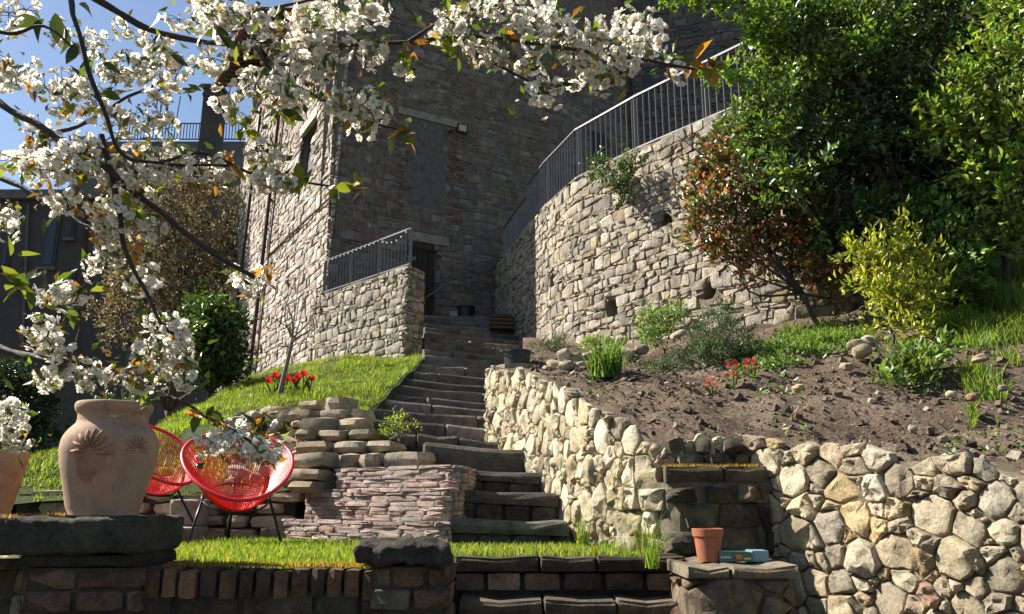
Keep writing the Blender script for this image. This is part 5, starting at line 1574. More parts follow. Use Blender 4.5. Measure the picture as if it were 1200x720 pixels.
shrub('herb_cushion', 'low grey-green herb cushion in front of the rosemary', 'shrub', soil_at(788, 440, 7.6), cl, 1800, 0.03, 0.006, GREY, 'leaf', 0.008, 0.15, 8, 0.7, 0.3, 309)
cl = [(640, 412, 10.2, 14, 14), (655, 408, 10.2, 12, 16), (630, 420, 10.0, 10, 10), (662, 420, 10.0, 12, 12)]
shrub('lavender_bush', 'grey lavender bush behind the stones by the black tub', 'shrub', soil_at(645, 432, 10.0), cl, 2600, 0.05, 0.006, [(3, (0.10, 0.13, 0.10)), (2, (0.14, 0.17, 0.12)), (1, (0.09, 0.14, 0.05))], 'leaf', 0.01, 0.15, 8, 1.0, 0.3, 310)
cl = [(703, 401, 9.6, 18, 7), (690, 404, 9.6, 10, 5), (718, 404, 9.6, 10, 5)]
shrub('green_cushion', 'flat bright green cushion plant on the stones below the bastion', 'plant', soil_at(703, 410, 9.5), cl, 900, 0.03, 0.018, [(3, (0.20, 0.28, 0.05)), (1, (0.14, 0.22, 0.04))], 'leaf', 0.006, 0.2, 8, 0.6, 0.25, 311)
cl = [(1060, 425, 6.3, 24, 20), (1085, 415, 6.3, 24, 22), (1045, 440, 6.2, 16, 14), (1075, 445, 6.2, 28, 18), (1110, 405, 6.5, 18, 14), (1058, 455, 6.1, 18, 10)]
shrub('broadleaf_weed', 'sprawling light green broad-leaved plant on the bare soil', 'plant', soil_at(1070, 462, 6.1), cl, 420, 0.085, 0.04, [(4, (0.13, 0.20, 0.04)), (2, (0.19, 0.26, 0.05)), (1, (0.08, 0.13, 0.035))], 'leaf', 0.008, 0.1, 6, 0.8, 0.25, 312)
# ivy over the wall top
for (uvs, lb, sd, n) in (([(705, 200, 11.7, 16, 14), (725, 205, 11.4, 20, 20), (740, 190, 11.2, 14, 12), (728, 225, 11.4, 14, 12), (700, 185, 11.8, 10, 8)], 'patch of ivy hanging over the bastion top below the railing', 313, 750),
                         ([(860, 150, 9.9, 22, 16), (885, 165, 9.6, 24, 22), (845, 165, 10, 12, 8), (880, 135, 9.7, 18, 16)], 'ivy growing over the bastion top beside the evergreen', 314, 1500)):
    s0 = P(uvs[0][0], uvs[0][1], uvs[0][2])
    shrub('ivy', lb, 'ivy', s0, uvs, n, 0.06, 0.05, [(3, (0.05, 0.09, 0.03)), (2, (0.09, 0.13, 0.045)), (1, (0.15, 0.18, 0.08))], 'leaf', 0.008, 0.1, 6, -0.2, 0.3, sd)
# left side shrubs
OLV = [(3, (0.24, 0.19, 0.105)), (3, (0.17, 0.14, 0.075)), (3, (0.38, 0.33, 0.22)), (2, (0.10, 0.095, 0.045))]
cl = [(150, 260, 24, 40, 45), (200, 240, 24.5, 45, 45), (250, 250, 25, 40, 50), (225, 300, 24, 50, 45), (165, 320, 24, 45, 50), (265, 310, 25, 30, 45), (145, 370, 24, 40, 40), (200, 370, 24, 45, 40), (255, 365, 25, 35, 40), (220, 215, 25, 30, 25)]
shrub('budding_tree', 'brownish budding spring tree beside the sunlit tower side', 'tree', np.array((*P(205, 440, 24.2)[:2], 0.6)), cl, 20000, 0.11, 0.07, OLV, 'bud', 0.16, 0.15, 10, 0.6, 0.3, 320, 'bark', 0.3, wob=0.35)
CIT = [(4, (0.035, 0.065, 0.018)), (3, (0.06, 0.10, 0.022)), (2, (0.12, 0.18, 0.03))]
cl = [(240, 365, 11.4, 26, 20), (265, 380, 11.4, 22, 24), (230, 395, 11.3, 26, 26), (258, 410, 11.4, 26, 24), (232, 430, 11.3, 28, 22), (262, 438, 11.4, 20, 16), (278, 420, 11.4, 12, 14)]
shrub('citrus_bush', 'dark green glossy bush at the left edge of the lawn', 'shrub', np.array((*P(245, 462, 11.4)[:2], H_lawn(P(245, 462, 11.4)[0], 11.4))), cl, 3800, 0.10, 0.05, CIT, 'leaf_glossy', 0.03, 0.2, 7, 0.1, 0.3, 321)
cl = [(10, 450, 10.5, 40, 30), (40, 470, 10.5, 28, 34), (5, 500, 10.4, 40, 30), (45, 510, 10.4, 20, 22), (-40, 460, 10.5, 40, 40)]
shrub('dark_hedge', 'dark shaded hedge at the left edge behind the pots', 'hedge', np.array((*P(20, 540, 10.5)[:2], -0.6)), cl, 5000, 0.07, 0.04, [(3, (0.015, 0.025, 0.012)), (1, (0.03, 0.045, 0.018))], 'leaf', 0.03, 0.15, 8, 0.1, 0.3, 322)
# weed with yellow flowers on the stone stack
p = P(468, 512, 7.65)
cl = [(462, 495, 7.6, 12, 14), (475, 505, 7.6, 14, 10), (455, 508, 7.55, 8, 8)]
shrub('yellow_weed', 'small weed with yellow flowers growing from the stone stack', 'plant', p, cl, 420, 0.035, 0.014, [(3, (0.14, 0.20, 0.05)), (2, (0.20, 0.26, 0.06)), (0.8, (0.6, 0.5, 0.05))], 'leaf', 0.006, 0.1, 6, 0.5, 0.25, 323)
p = P(505, 520, 7.72)
cl = [(440, 515, 7.7, 16, 8), (450, 522, 7.7, 16, 6), (425, 512, 7.7, 12, 8)]
shrub('low_weed', 'low green weeds at the left end of the fifth step', 'plant', P(442, 525, 7.7), cl, 520, 0.035, 0.016, [(3, (0.14, 0.21, 0.05)), (2, (0.10, 0.17, 0.07))], 'leaf', 0.005, 0.1, 6, 0.5, 0.25, 324)

# daffodil clump, bank grass tufts, weeds on the soil
STRAP = [(3, (0.09, 0.16, 0.045)), (2, (0.13, 0.21, 0.06)), (1, (0.20, 0.27, 0.09))]
p = soil_at(712, 462, 7.3); tuft('strap_leaf_clump', 'clump of long strap leaves bending over the dug soil', 'plant', p, 230, 0.36, 0.13, 0.016, STRAP, 0.8)
for i, (u, v, Y, n, h, sp) in enumerate(((1165, 345, 8.3, 260, 0.36, 0.3), (1190, 365, 7.9, 240, 0.30, 0.28), (1140, 320, 8.6, 200, 0.36, 0.25), (1195, 320, 8.6, 240, 0.4, 0.3), (1170, 385, 7.6, 120, 0.2, 0.2))):
    tuft('grass_clump', ['tall grass clump in the middle of the sunlit bank at the right', 'grass clump at the lower right of the sunlit bank', 'tall grass clump at the left of the sunlit bank', 'tall grass clump at the right edge under the shrub', 'short grass clump on bare soil at the right edge'][i],
         'grass', soil_at(u, v, Y), n, h, sp, 0.014, [(3, (0.13, 0.21, 0.035)), (2, (0.19, 0.27, 0.05)), (1, (0.08, 0.14, 0.03))], 0.7, 'grass clumps on the right bank')
pos = []; 
for _ in range(5200):
    u = rng.uniform(860, 1010); y = rng.uniform(6.9, 8.7)
    x = P(u, 400, y)[0] + rng.normal() * 0.1
    if mnoise.noise(Vector((x * 1.6, y * 1.6, 4))) > -0.12: pos.append((x, y, soil_top(x, y) + rng.uniform(0, 0.07)))
for _ in range(5000):
    x = rng.uniform(0.6, 7.5); y = rng.uniform(4.4, 9.5)
    if x < low_wall_x(y) + 0.1: continue
    if mnoise.noise(Vector((x * 1.2, y * 1.2, 11))) > (0.24 if x < 3.3 else 0.08): pos.append((x, y, soil_top(x, y) + rng.uniform(0, 0.03)))
pos = np.array(pos)
V, F, T = leaf_arrays(rng, pos, rng.normal(size=(len(pos), 3)) + np.array((0, 0, 0.8)), 0.05 * rng.uniform(.5, 1.2, len(pos)), 0.03, tint_mix(rng, len(pos), [(3, (0.11, 0.18, 0.04)), (2, (0.16, 0.23, 0.06)), (1, (0.07, 0.11, 0.03))]))
tag(mk('ground_weeds', V, F, 'leaf', None, T), 'patchy low green weeds on the dug soil slope', 'weeds', kind='stuff')
gp = []
for _ in range(16000):
    k = rng.random()
    if k < 0.62: u, Y = rng.uniform(1085, 1215), rng.uniform(7.3, 8.9)
    elif k < 0.85: u, Y = rng.uniform(870, 1020), rng.uniform(7.6, 9.0)
    else: u, Y = rng.uniform(1120, 1215), rng.uniform(5.4, 7.3)
    x = P(u, 380, Y)[0]
    if mnoise.noise(Vector((x * 2.2, Y * 2.2, 77))) > (-0.15 if k < 0.62 else 0.12): gp.append((x, Y, soil_top(x, Y) - 0.01))
gp = np.array(gp)
V, F, T = blades(rng, gp, 0.17, 0.011, [(3, (0.14, 0.22, 0.035)), (2, (0.20, 0.28, 0.05)), (1, (0.09, 0.15, 0.03)), (0.5, (0.30, 0.27, 0.11))], 0.9, 2)
tag(mk('bank_grass', V, F, 'grass', None, T), 'wild grass on the upper soil bank under the shrubs', 'grass', kind='stuff')
# dry stalks and straw on the soil
pos = []
while len(pos) < 5200:
    x = rng.uniform(0.5, 7.0); y = rng.uniform(3.8, 9.0)
    if x > low_wall_x(y) + 0.08: pos.append((x, y, soil_top(x, y) + 0.006))
pos = np.array(pos); d = rng.normal(size=(len(pos), 3)) * (1, 1, 0.25)
V, F, T = leaf_arrays(rng, pos, d, 0.07 * rng.uniform(.4, 1.4, len(pos)), 0.006, tint_mix(rng, len(pos), [(2, (0.30, 0.24, 0.16)), (1, (0.16, 0.12, 0.08))]))
tag(mk('straw_litter', V, F, 'leaf', None, T), 'dry straw and stalks strewn over the dug soil', 'litter', kind='stuff')
# clods and pebbles
mbk = MB(); base = [rock_mesh(np.random.default_rng(q), (1, 1, 0.7), 0.8, 0.22, 1) for q in range(6)]
cnt = 0
while cnt < 14000:
    x = rng.uniform(0.2, 6.5); y = rng.uniform(3.4, 9.2)
    if x < low_wall_x(y) + 0.02: continue
    s = min(0.085, 0.011 * rng.pareto(2.2) + 0.012)
    X, F = base[rng.integers(6)]
    pale = rng.random() < 0.06
    c = np.array((0.36, 0.31, 0.25)) if pale else np.array((0.17, 0.128, 0.093)) * rng.uniform(0.6, 1.35)
    mbk.add(rot3(X * s, *rng.uniform(-1, 1, 3)) + np.array((x, y, soil_top(x, y) + s * 0.18)), F, c); cnt += 1
o = mbk.build('soil_clods', 'stone_warm', None, tints=True)
tag(o, 'loose clods and pebbles of the dug garden soil', 'soil clods', kind='stuff')

# ---- rock piles
def rock_pile(label, spots, seed, pal=PAL_WARM, cat='stones'):
    r = np.random.default_rng(seed)
    p0 = soil_at(*spots[0][:3]); t = thing('rock_pile', label, cat, p0)
    for (u, v, Y, w_, h_) in spots:
        k = Y / F_PX; q = P(u, v, Y); q[2] = max(q[2], soil_top(q[0], q[1]) + h_ * k * 0.2)
        X, F = rock_mesh(r, (w_ * k, w_ * k * 0.8, h_ * k), 0.62, 0.17, 3)
        mk('rock', rot3(X, *r.uniform(-.35, .35, 3)) + q, F, 'stone_warm', t, pick(r, pal), smooth='edge', center=True)
    return t
rock_pile('heap of rounded stones at the top of the low wall by the tub', [(645, 436, 8.4, 20, 9), (661, 417, 8.7, 16, 16), (668, 430, 8.4, 26, 11), (652, 428, 8.6, 22, 10), (676, 420, 8.7, 15, 13), (664, 440, 8.2, 20, 12), (680, 437, 8.2, 16, 12), (690, 420, 8.8, 16, 14), (700, 412, 9.0, 18, 10), (735, 413, 8.8, 18, 11), (752, 410, 8.8, 16, 12), (728, 400, 9.2, 14, 10), (690, 432, 8.4, 12, 9), (716, 408, 9.0, 16, 9), (815, 380, 9.2, 26, 10), (800, 385, 9.2, 18, 8), (795, 392, 9.0, 20, 8)], 401)
rock_pile('small heap of pale stones on the soil below the golden shrub', [(1010, 412, 6.8, 22, 15), (1003, 404, 6.9, 18, 12), (1020, 400, 7.0, 18, 12), (992, 430, 6.6, 16, 9), (997, 405, 6.9, 10, 9)], 402, PAL_CREAM)
rock_pile('small grey stones scattered on bare soil at the right', [(1150, 420, 5.9, 18, 9), (1175, 455, 5.4, 12, 7), (1115, 462, 5.5, 12, 8), (1030, 462, 5.9, 9, 7), (1022, 470, 5.8, 9, 6), (1115, 538, 4.6, 24, 10), (1090, 535, 4.65, 18, 10), (1140, 465, 5.2, 14, 9), (1105, 515, 4.8, 12, 8), (1070, 503, 5.0, 10, 9), (935, 455, 6.2, 14, 8)], 403)

# ---- tulips, hyacinths
plain_mat('tulip_red', (0.62, 0.02, 0.025), 0.45, var=0.15)
leaf_mat('petal_red', trans=0.35, use_attr=False, color=(0.62, 0.025, 0.03), tcol=(1.2, 0.9, 0.9))
leaf_mat('petal_pink', trans=0.3, use_attr=False, color=(0.50, 0.06, 0.10), tcol=(1.2, 0.9, 0.9))
leaf_mat('petal_peach', trans=0.3, use_attr=False, color=(0.55, 0.22, 0.14), tcol=(1.2, 0.9, 0.9))
leaf_mat('stem_green', trans=0.2, use_attr=False, color=(0.09, 0.16, 0.04))
def tulip(u, v, Y, label, lean):
    top = P(u, v, Y); x, y = top[0] - lean, top[1]; base = np.array((x, y, H_lawn(x, y)))
    t = thing('tulip', label, 'tulip', base, 'red tulips on the lawn')
    r = np.random.default_rng(int(u * 7 + v))
    MB().tube(spline([base, (base + top) / 2 + (lean * 0.2, 0, 0), top], 3), 0.007, 5).build('stem', 'stem_green', t, smooth=True)
    for k in range(6):
        a = k * math.pi / 3 + r.uniform(-.1, .1); R = 0.034
        c = np.array((math.cos(a), math.sin(a), 0)); s_ = np.array((-math.sin(a), math.cos(a), 0))
        V = [top - (0, 0, 0.008), top + c * R * 1.05 + s_ * 0.023 + (0, 0, 0.028), top + c * R * 0.95 + (0, 0, 0.082), top + c * R * 1.05 - s_ * 0.023 + (0, 0, 0.028), top + c * R * 1.3 + (0, 0, 0.035)]
        mk('petal', V, [(0, 1, 4), (1, 2, 4), (2, 3, 4), (3, 0, 4)], 'petal_red', t, smooth=True)
    for k in range(3):
        a = r.uniform(0, 6.28); d = np.array((math.cos(a), math.sin(a), 0)); s_ = np.array((-d[1], d[0], 0))
        V = [base, base + d * 0.05 + s_ * 0.022 + (0, 0, 0.08), base + d * 0.12 + (0, 0, 0.17), base + d * 0.05 - s_ * 0.022 + (0, 0, 0.08)]
        mk('leaf', V, [(0, 1, 2), (0, 2, 3)], 'stem_green', t, smooth=True)
TUL = [(315, 449, 'tulip furthest left of the red tulips'), (323, 443, 'tulip second from the left, close by the bare sapling'), (337, 447, 'tulip just right of the sapling stem'), (346, 449, 'red tulip low in the middle of the tulip group'), (350, 445, 'red tulip in the middle beside the tallest one'), (356, 441, 'tallest red tulip in the group'), (365, 447, 'tulip furthest right of the red tulips'), (331, 450, 'small red tulip half behind the sapling stem')]
rng = np.random.default_rng(411)
for (u, v, lb) in TUL: tulip(u, v, 9.6, lb, rng.uniform(-0.03, 0.03))
def hyacinth(u, v, Y, h_px, label, mat):
    base = soil_at(u, v, Y); k = Y / F_PX; H = h_px * k
    t = thing('hyacinth', label, 'hyacinth', base, 'hyacinths on the dug soil')
    r = np.random.default_rng(int(u))
    MB().tube([base, base + (0.005, 0, H * 0.55)], 0.008, 5).build('stem', 'stem_green', t)
    n = 46; z = r.uniform(0.42, 1.0, n) * H; a = r.uniform(0, 6.28, n); rr = 0.026 * np.sin(np.clip((z / H - 0.36) / 0.68, 0, 1) * math.pi) ** 0.5 + 0.004
    pos = base + np.stack([np.cos(a) * rr, np.sin(a) * rr, z], 1)
    V, F, T = leaf_arrays(r, pos, np.stack([np.cos(a), np.sin(a), r.uniform(-.2, .8, n)], 1), 0.032, 0.022, np.tile((0.5, 0.1, 0.1), (n, 1)))
    mk('flower_spike', V, F, mat, t)
    for q in range(6):
        a_ = r.uniform(0, 6.28); d = np.array((math.cos(a_), math.sin(a_), 0)); s_ = np.array((-d[1], d[0], 0))
        V = [base - s_ * 0.008, base + s_ * 0.008, base + d * 0.05 + s_ * 0.011 + (0, 0, H * 0.45), base + d * 0.06 + (0, 0, H * 0.62), base + d * 0.05 - s_ * 0.011 + (0, 0, H * 0.45)]
        mk('leaf', V, [(0, 1, 2, 3, 4)], 'stem_green', t)
hyacinth(860, 466, 6.6, 34, 'tallest deep pink hyacinth on the dug soil', 'petal_pink')
hyacinth(882, 463, 6.7, 28, 'pink hyacinth furthest right of the three', 'petal_pink')
hyacinth(835, 474, 6.4, 22, 'short peach-coloured hyacinth furthest left of the three', 'petal_peach')

# ---- bare sapling on the lawn
rng = np.random.default_rng(421)
b0 = P(327, 468, 9.3); b0[2] = H_lawn(b0[0], 9.3)
sap = thing('bare_sapling', 'thin bare sapling on the lawn beside the red tulips', 'sapling', b0)
fork = P(343, 395, 9.3)
MB().tube(spline([b0, P(333, 440, 9.3), P(339, 415, 9.3), fork], 4), np.linspace(0.03, 0.02, 13), 7).build('trunk', 'bark_pale', sap, smooth=True)
for (u, v) in ((318, 372), (330, 345), (345, 330), (358, 345), (372, 350), (376, 365), (322, 398), (352, 318)):
    e = P(u, v, 9.3 + rng.uniform(-.3, .3)); m = (fork + e) / 2 + rng.normal(size=3) * 0.05 + (0, 0, -0.04)
    mb = MB(); pts = spline([fork - (0, 0, rng.uniform(0, .12)), m, e], 4); mb.tube(pts, np.linspace(0.012, 0.004, len(pts)), 5)
    for _ in range(4):
        q = pts[rng.integers(3, len(pts) - 1)]; mb.tube([q, q + rng.normal(size=3) * 0.1 + (0, 0, 0.12)], [0.005, 0.003], 4)
    mb.build('branch', 'bark_pale', sap, smooth=True)

# ================================================================== blossoming cherry in the foreground
rng = np.random.default_rng(501)
leaf_mat('petal_white', trans=0.5, rough=0.6, gloss=0.2, tcol=(1.05, 1.0, 0.92))
plain_mat('cherry_bark', (0.045, 0.032, 0.028), 0.75, scale=60, bump=0.7, coord='Position')
root = np.array((-3.3, 2.1, -1.62))
tree = thing('cherry_tree', 'white blossoming cherry tree reaching in from the left and above', 'tree', root)
def branch(pix, r0, r1, name='branch', n=6):
    pts = np.array([P(u, v, Y) for (u, v, Y) in pix]); pts = spline(pts, 5)
    pts += np.array([nvec(Vector(p * 9)) for p in pts]) * 0.010
    r = np.linspace(r0, r1, len(pts)) * (1 + 0.12 * rng.uniform(-1, 1, len(pts)))
    MB().tube(pts, r, n).build(name, 'cherry_bark', tree, smooth=True)
    return pts
hubp = np.array((-2.95, 2.2, 0.6))
MB().tube(spline([root, root + (0.15, 0.05, 1.0), hubp], 5), np.linspace(0.11, 0.075, 11), 10).build('trunk', 'cherry_bark', tree, smooth=True)
def px_of(p):
    cy, sy_ = math.cos(PITCH), math.sin(PITCH); dep = p[1] * cy + p[2] * sy_; up = -p[1] * sy_ + p[2] * cy
    return 600 + p[0] / dep * F_PX, 360 - up / dep * F_PX
def limb_to(first, r):                                # joins a visible branch to the trunk outside the frame
    e = P(*first); m = (hubp + e) / 2 + (0, 0, 0.12)
    pts = spline([hubp, m, e], 6); MB().tube(pts, np.linspace(r * 1.8, r, len(pts)), 7).build('limb', 'cherry_bark', tree, smooth=True)
BR = [([(-70, 90, 2.3), (0, 122, 2.2), (60, 158, 2.17), (130, 205, 2.17), (200, 258, 2.17), (250, 297, 2.18), (300, 325, 2.22)], 0.0115, 0.006, 1),
      ([(-70, -70, 2.2), (60, -30, 2.1), (90, 30, 2.05), (105, 85, 2.05), (125, 140, 2.1), (145, 185, 2.15), (190, 192, 2.15), (270, 195, 2.15)], 0.0085, 0.004, 1),
      ([(60, -30, 2.1), (140, 15, 2.2), (190, 40, 2.25), (260, 52, 2.3), (345, 46, 2.3), (410, 52, 2.3), (480, 50, 2.3), (545, 42, 2.25), (620, 50, 2.2), (700, 62, 2.2), (760, 72, 2.2), (815, 80, 2.2)], 0.0105, 0.004, 0),
      ([(190, 192, 2.15), (235, 180, 2.25), (290, 200, 2.3), (340, 212, 2.35), (420, 224, 2.4)], 0.006, 0.003, 0),
      ([(60, 155, 2.4), (110, 140, 2.35), (150, 115, 2.3), (195, 95, 2.3)], 0.008, 0.004, 0),
      ([(-60, 180, 2.6), (0, 207, 2.5), (60, 242, 2.45), (118, 272, 2.4)], 0.012, 0.005, 1),
      ([(118, 160, 2.15), (140, 250, 2.2), (150, 300, 2.2), (170, 345, 2.2), (195, 385, 2.2), (215, 400, 2.2)], 0.009, 0.004, 0),
      ([(-70, 380, 2.7), (0, 410, 2.6), (50, 420, 2.55), (85, 425, 2.5), (140, 440, 2.5), (200, 465, 2.45), (245, 490, 2.4), (300, 520, 2.4)], 0.013, 0.004, 1),
      ([(85, 425, 2.5), (95, 380, 2.5), (88, 345, 2.45), (60, 340, 2.45), (15, 338, 2.4)], 0.006, 0.003, 0),
      ([(300, 50, 2.3), (320, 85, 2.3), (380, 118, 2.3), (430, 142, 2.3), (478, 158, 2.3)], 0.007, 0.003, 0),
      ([(540, 45, 2.25), (570, 70, 2.25), (600, 85, 2.2), (640, 108, 2.2)], 0.006, 0.003, 0),
      ([(-60, 470, 2.6), (-20, 490, 2.5), (20, 505, 2.45)], 0.008, 0.004, 1),
      ([(260, 52, 2.3), (300, 20, 2.3), (360, 0, 2.3), (430, 10, 2.3)], 0.007, 0.003, 0),
      ([(480, 50, 2.3), (540, 15, 2.3), (600, 5, 2.3), (640, 15, 2.3)], 0.007, 0.003, 0),
      ([(-60, 20, 2.0), (10, 40, 2.0), (50, 30, 2.0), (85, 55, 2.0)], 0.007, 0.003, 1)]
for pix, r0, r1, join in BR:
    branch(pix, r0, r1)
    if join: limb_to(pix[0], r0)

# prototypes: blossom clusters and leaves (shared mesh data)
def flower(mb, c, axis, R, r):
    axis = axis / np.linalg.norm(axis); u = np.cross(axis, r.normal(size=3)); u /= np.linalg.norm(u); w = np.cross(axis, u)
    for layer, (m, rs, cup) in enumerate(((5, 1.0, 0.30), (3, 0.66, 0.8))):
        ph = r.uniform(0, 6.28)
        for k in range(m):
            a = ph + 2 * math.pi * k / m + r.uniform(-.12, .12)
            d = u * math.cos(a) + w * math.sin(a); s_ = np.cross(axis, d)
            L = R * rs * r.uniform(0.88, 1.1); W_ = R * 0.46 * rs; cu = cup * r.uniform(0.7, 1.3)
            base = c + axis * 0.002 * layer
            V = [base, base + d * L * 0.6 + s_ * W_ + axis * L * cu * 0.5, base + d * L * 0.95 + s_ * W_ * 0.55 + axis * L * cu * 0.75, base + d * L * 0.88 + axis * L * cu * 0.8,
                 base + d * L * 0.95 - s_ * W_ * 0.55 + axis * L * cu * 0.75, base + d * L * 0.6 - s_ * W_ + axis * L * cu * 0.5, base + d * L * 0.55 + axis * L * cu * 0.25]
            wht = np.array((0.85, 0.825, 0.785)) * r.uniform(0.9, 1.04)
            T = np.array([wht * (0.86, 0.92, 0.72)] + [wht] * 5 + [wht * 0.97])
            mb.add(V, [(0, 6, 1), (1, 6, 2), (2, 6, 3), (3, 6, 4), (4, 6, 5), (5, 6, 0)], T)
def stamens(mb, c, axis, R):
    axis = axis / np.linalg.norm(axis); u = np.cross(axis, (0.3, 0.5, 0.8)); u /= np.linalg.norm(u); w = np.cross(axis, u)
    V = [c + axis * R * 0.42] + [c + axis * R * 0.22 + (u * math.cos(a) + w * math.sin(a)) * R * 0.22 for a in np.linspace(0, 6.283, 6)[:5]]
    mb.add(V, [(0, 1, 2), (0, 2, 3), (0, 3, 4), (0, 4, 5), (0, 5, 1)], np.array((0.62, 0.50, 0.16)))
def cluster_mesh(seed, n, spread, R=0.0185):
    r = np.random.default_rng(seed); mb = MB()
    for k in range(n):
        d = r.normal(size=3); d[2] -= 0.25; d /= np.linalg.norm(d)
        c = d * spread * r.uniform(0.6, 1.05)
        ax = d + r.normal(size=3) * 0.35 + np.array((0, 0, -0.15))
        flower(mb, c, ax, R * r.uniform(0.85, 1.15), r); stamens(mb, c, ax, R)
        mb.tube([(0, 0, 0), c * 0.55 + (0, 0, 0.004), c], 0.0012, 3, np.array((0.16, 0.20, 0.06)))
    for k in range(3):
        d = r.normal(size=3); d /= np.linalg.norm(d); c = d * spread * 1.0
        X, F = rock_mesh(r, (0.009, 0.009, 0.013), 1.0, 0.05)
        mb.add(X + c, F, np.array((0.62, 0.50, 0.42))); mb.tube([(0, 0, 0), c], 0.0011, 3, np.array((0.18, 0.2, 0.07)))
    V, F, T = mb.arrays()
    return mesh_data('blossom_cluster', V, F, 'petal_white', T)
CM = [cluster_mesh(600 + i, n, sp) for i, (n, sp) in enumerate(((7, 0.042), (8, 0.046), (6, 0.038), (9, 0.05), (4, 0.036), (6, 0.044)))]
LCOL = {'green': (0.075, 0.115, 0.028), 'lime': (0.20, 0.23, 0.035), 'bronze': (0.20, 0.10, 0.035), 'orange': (0.40, 0.19, 0.04), 'dark': (0.04, 0.06, 0.02)}
for q, c in LCOL.items(): leaf_mat('cherry_leaf_' + q, trans=0.42, rough=0.38, gloss=0.4, use_attr=False, color=c, tcol=(1.5, 1.45, 0.6))
def leaf_mesh(q, seed):
    r = np.random.default_rng(seed); V = []; F = []
    prof = [(0, 0.0), (0.12, 0.13), (0.35, 0.25), (0.6, 0.23), (0.82, 0.11), (1.0, 0.0)]
    cur = r.uniform(0.1, 0.35); fold = r.uniform(0.15, 0.5)
    for t, w in prof:
        z = -cur * t * t
        V += [(t, w, z + fold * w), (t, 0, z), (t, -w, z + fold * w)]
    for i in range(len(prof) - 1):
        a = i * 3; F += [(a, a + 3, a + 4, a + 1), (a + 1, a + 4, a + 5, a + 2)]
    return mesh_data('leaf', V, F, 'cherry_leaf_' + q, smooth=True)
LM = {q: [leaf_mesh(q, 700 + i) for i in range(3)] for q in LCOL}
CLUST = [(18, 15, 20, 18, 4), (15, 78, 14, 14, 4), (8, 90, 10, 10, 2), (70, 40, 14, 8, 2), (62, 100, 28, 14, 4), (95, 122, 30, 22, 6), (42, 172, 34, 26, 9), (66, 200, 40, 22, 9), (105, 188, 40, 24, 8), (150, 62, 55, 34, 11), (135, 95, 25, 18, 4), (215, 72, 40, 32, 9),
         (270, 25, 44, 26, 10), (240, 15, 40, 12, 6), (330, 28, 50, 30, 14), (322, 75, 50, 38, 14), (372, 60, 30, 30, 8), (300, 112, 42, 24, 9), (350, 112, 24, 14, 4), (428, 18, 26, 18, 6), (428, 62, 20, 10, 3), (432, 132, 24, 20, 7), (405, 118, 18, 14, 3), (480, 73, 8, 8, 1), (522, 34, 16, 10, 3),
         (542, 15, 38, 16, 8), (592, 8, 38, 16, 8), (622, 30, 36, 22, 8), (655, 42, 30, 24, 8), (690, 52, 34, 28, 10), (736, 52, 36, 30, 12), (760, 42, 18, 24, 5), (702, 82, 40, 13, 6), (560, 55, 20, 14, 4), (590, 68, 20, 14, 4), (632, 100, 22, 14, 5), (620, 82, 10, 8, 2), (795, 82, 5, 5, 1), (730, 15, 6, 5, 1),
         (170, 150, 40, 18, 7), (190, 182, 40, 18, 8), (235, 186, 34, 18, 7), (62, 232, 28, 14, 4), (130, 232, 40, 26, 9), (182, 216, 28, 16, 5), (152, 262, 28, 14, 4), (312, 192, 26, 26, 10), (322, 208, 20, 12, 4), (5, 248, 8, 12, 3), (3, 266, 8, 6, 1), (286, 326, 14, 16, 4), (300, 340, 8, 8, 1), (62, 342, 22, 10, 4), (45, 392, 18, 22, 6), (88, 340, 8, 6, 2),
         (190, 392, 28, 24, 10), (210, 410, 16, 10, 3), (140, 440, 46, 20, 9), (80, 442, 28, 18, 5), (200, 442, 22, 18, 5), (12, 497, 20, 20, 9), (20, 515, 12, 8, 3), (282, 514, 34, 14, 9), (300, 526, 18, 8, 3), (110, 308, 14, 8, 2), (162, 326, 18, 12, 3), (150, 200, 20, 14, 3), (105, 60, 16, 10, 2), (380, 20, 30, 16, 5), (190, 110, 20, 12, 2), (128, 290, 20, 12, 3)]
all_c = []
for (u, v, ru, rv, n) in CLUST:
    for k in range(n):
        while True:
            a, b = rng.uniform(-1, 1, 2)
            if a * a + b * b <= 1: break
        Y = 2.25 + rng.uniform(-0.16, 0.16) + (0.12 if v > 300 else 0)
        all_c.append(P(u + a * ru, v + b * rv, Y))
rng.shuffle(all_c)
mass = MB()
for i, p in enumerate(all_c):
    me = CM[rng.integers(len(CM))]
    if i < 300:
        o = bpy.data.objects.new('blossom_cluster', me)
        o.location = p - root; o.rotation_euler = rng.uniform(-0.6, 0.6, 3) + (0, 0, rng.uniform(0, 6)); s = rng.uniform(0.75, 1.1); o.scale = (s, s, s)
        link(o, tree)
    else:
        vv = np.array([q.co[:] for q in me.vertices]); T = np.empty(len(vv) * 4, np.float32); me.color_attributes['tint'].data.foreach_get('color', T)
        s = rng.uniform(0.8, 1.15)
        mass.add(rot3(vv * s, *rng.uniform(-0.6, 0.6, 2), rng.uniform(0, 6)) + p, [tuple(f.vertices) for f in me.polygons], T.reshape(-1, 4)[:, :3])
if mass.n: mass.build('blossoms', 'petal_white', tree, tints=True)['kind'] = 'stuff'
nl = 0
def add_leaf(p, d, q, L):
    global nl
    o = bpy.data.objects.new('leaf', LM[q][rng.integers(3)])
    d = Vector(d).normalized()
    o.rotation_mode = 'QUATERNION'
    from mathutils import Quaternion
    o.rotation_quaternion = d.to_track_quat('X', 'Z') @ Quaternion((1, 0, 0), rng.uniform(-1.2, 1.2))
    o.location = np.array(p) - root; o.scale = (L, L * rng.uniform(0.8, 1.1), L); link(o, tree); nl += 1
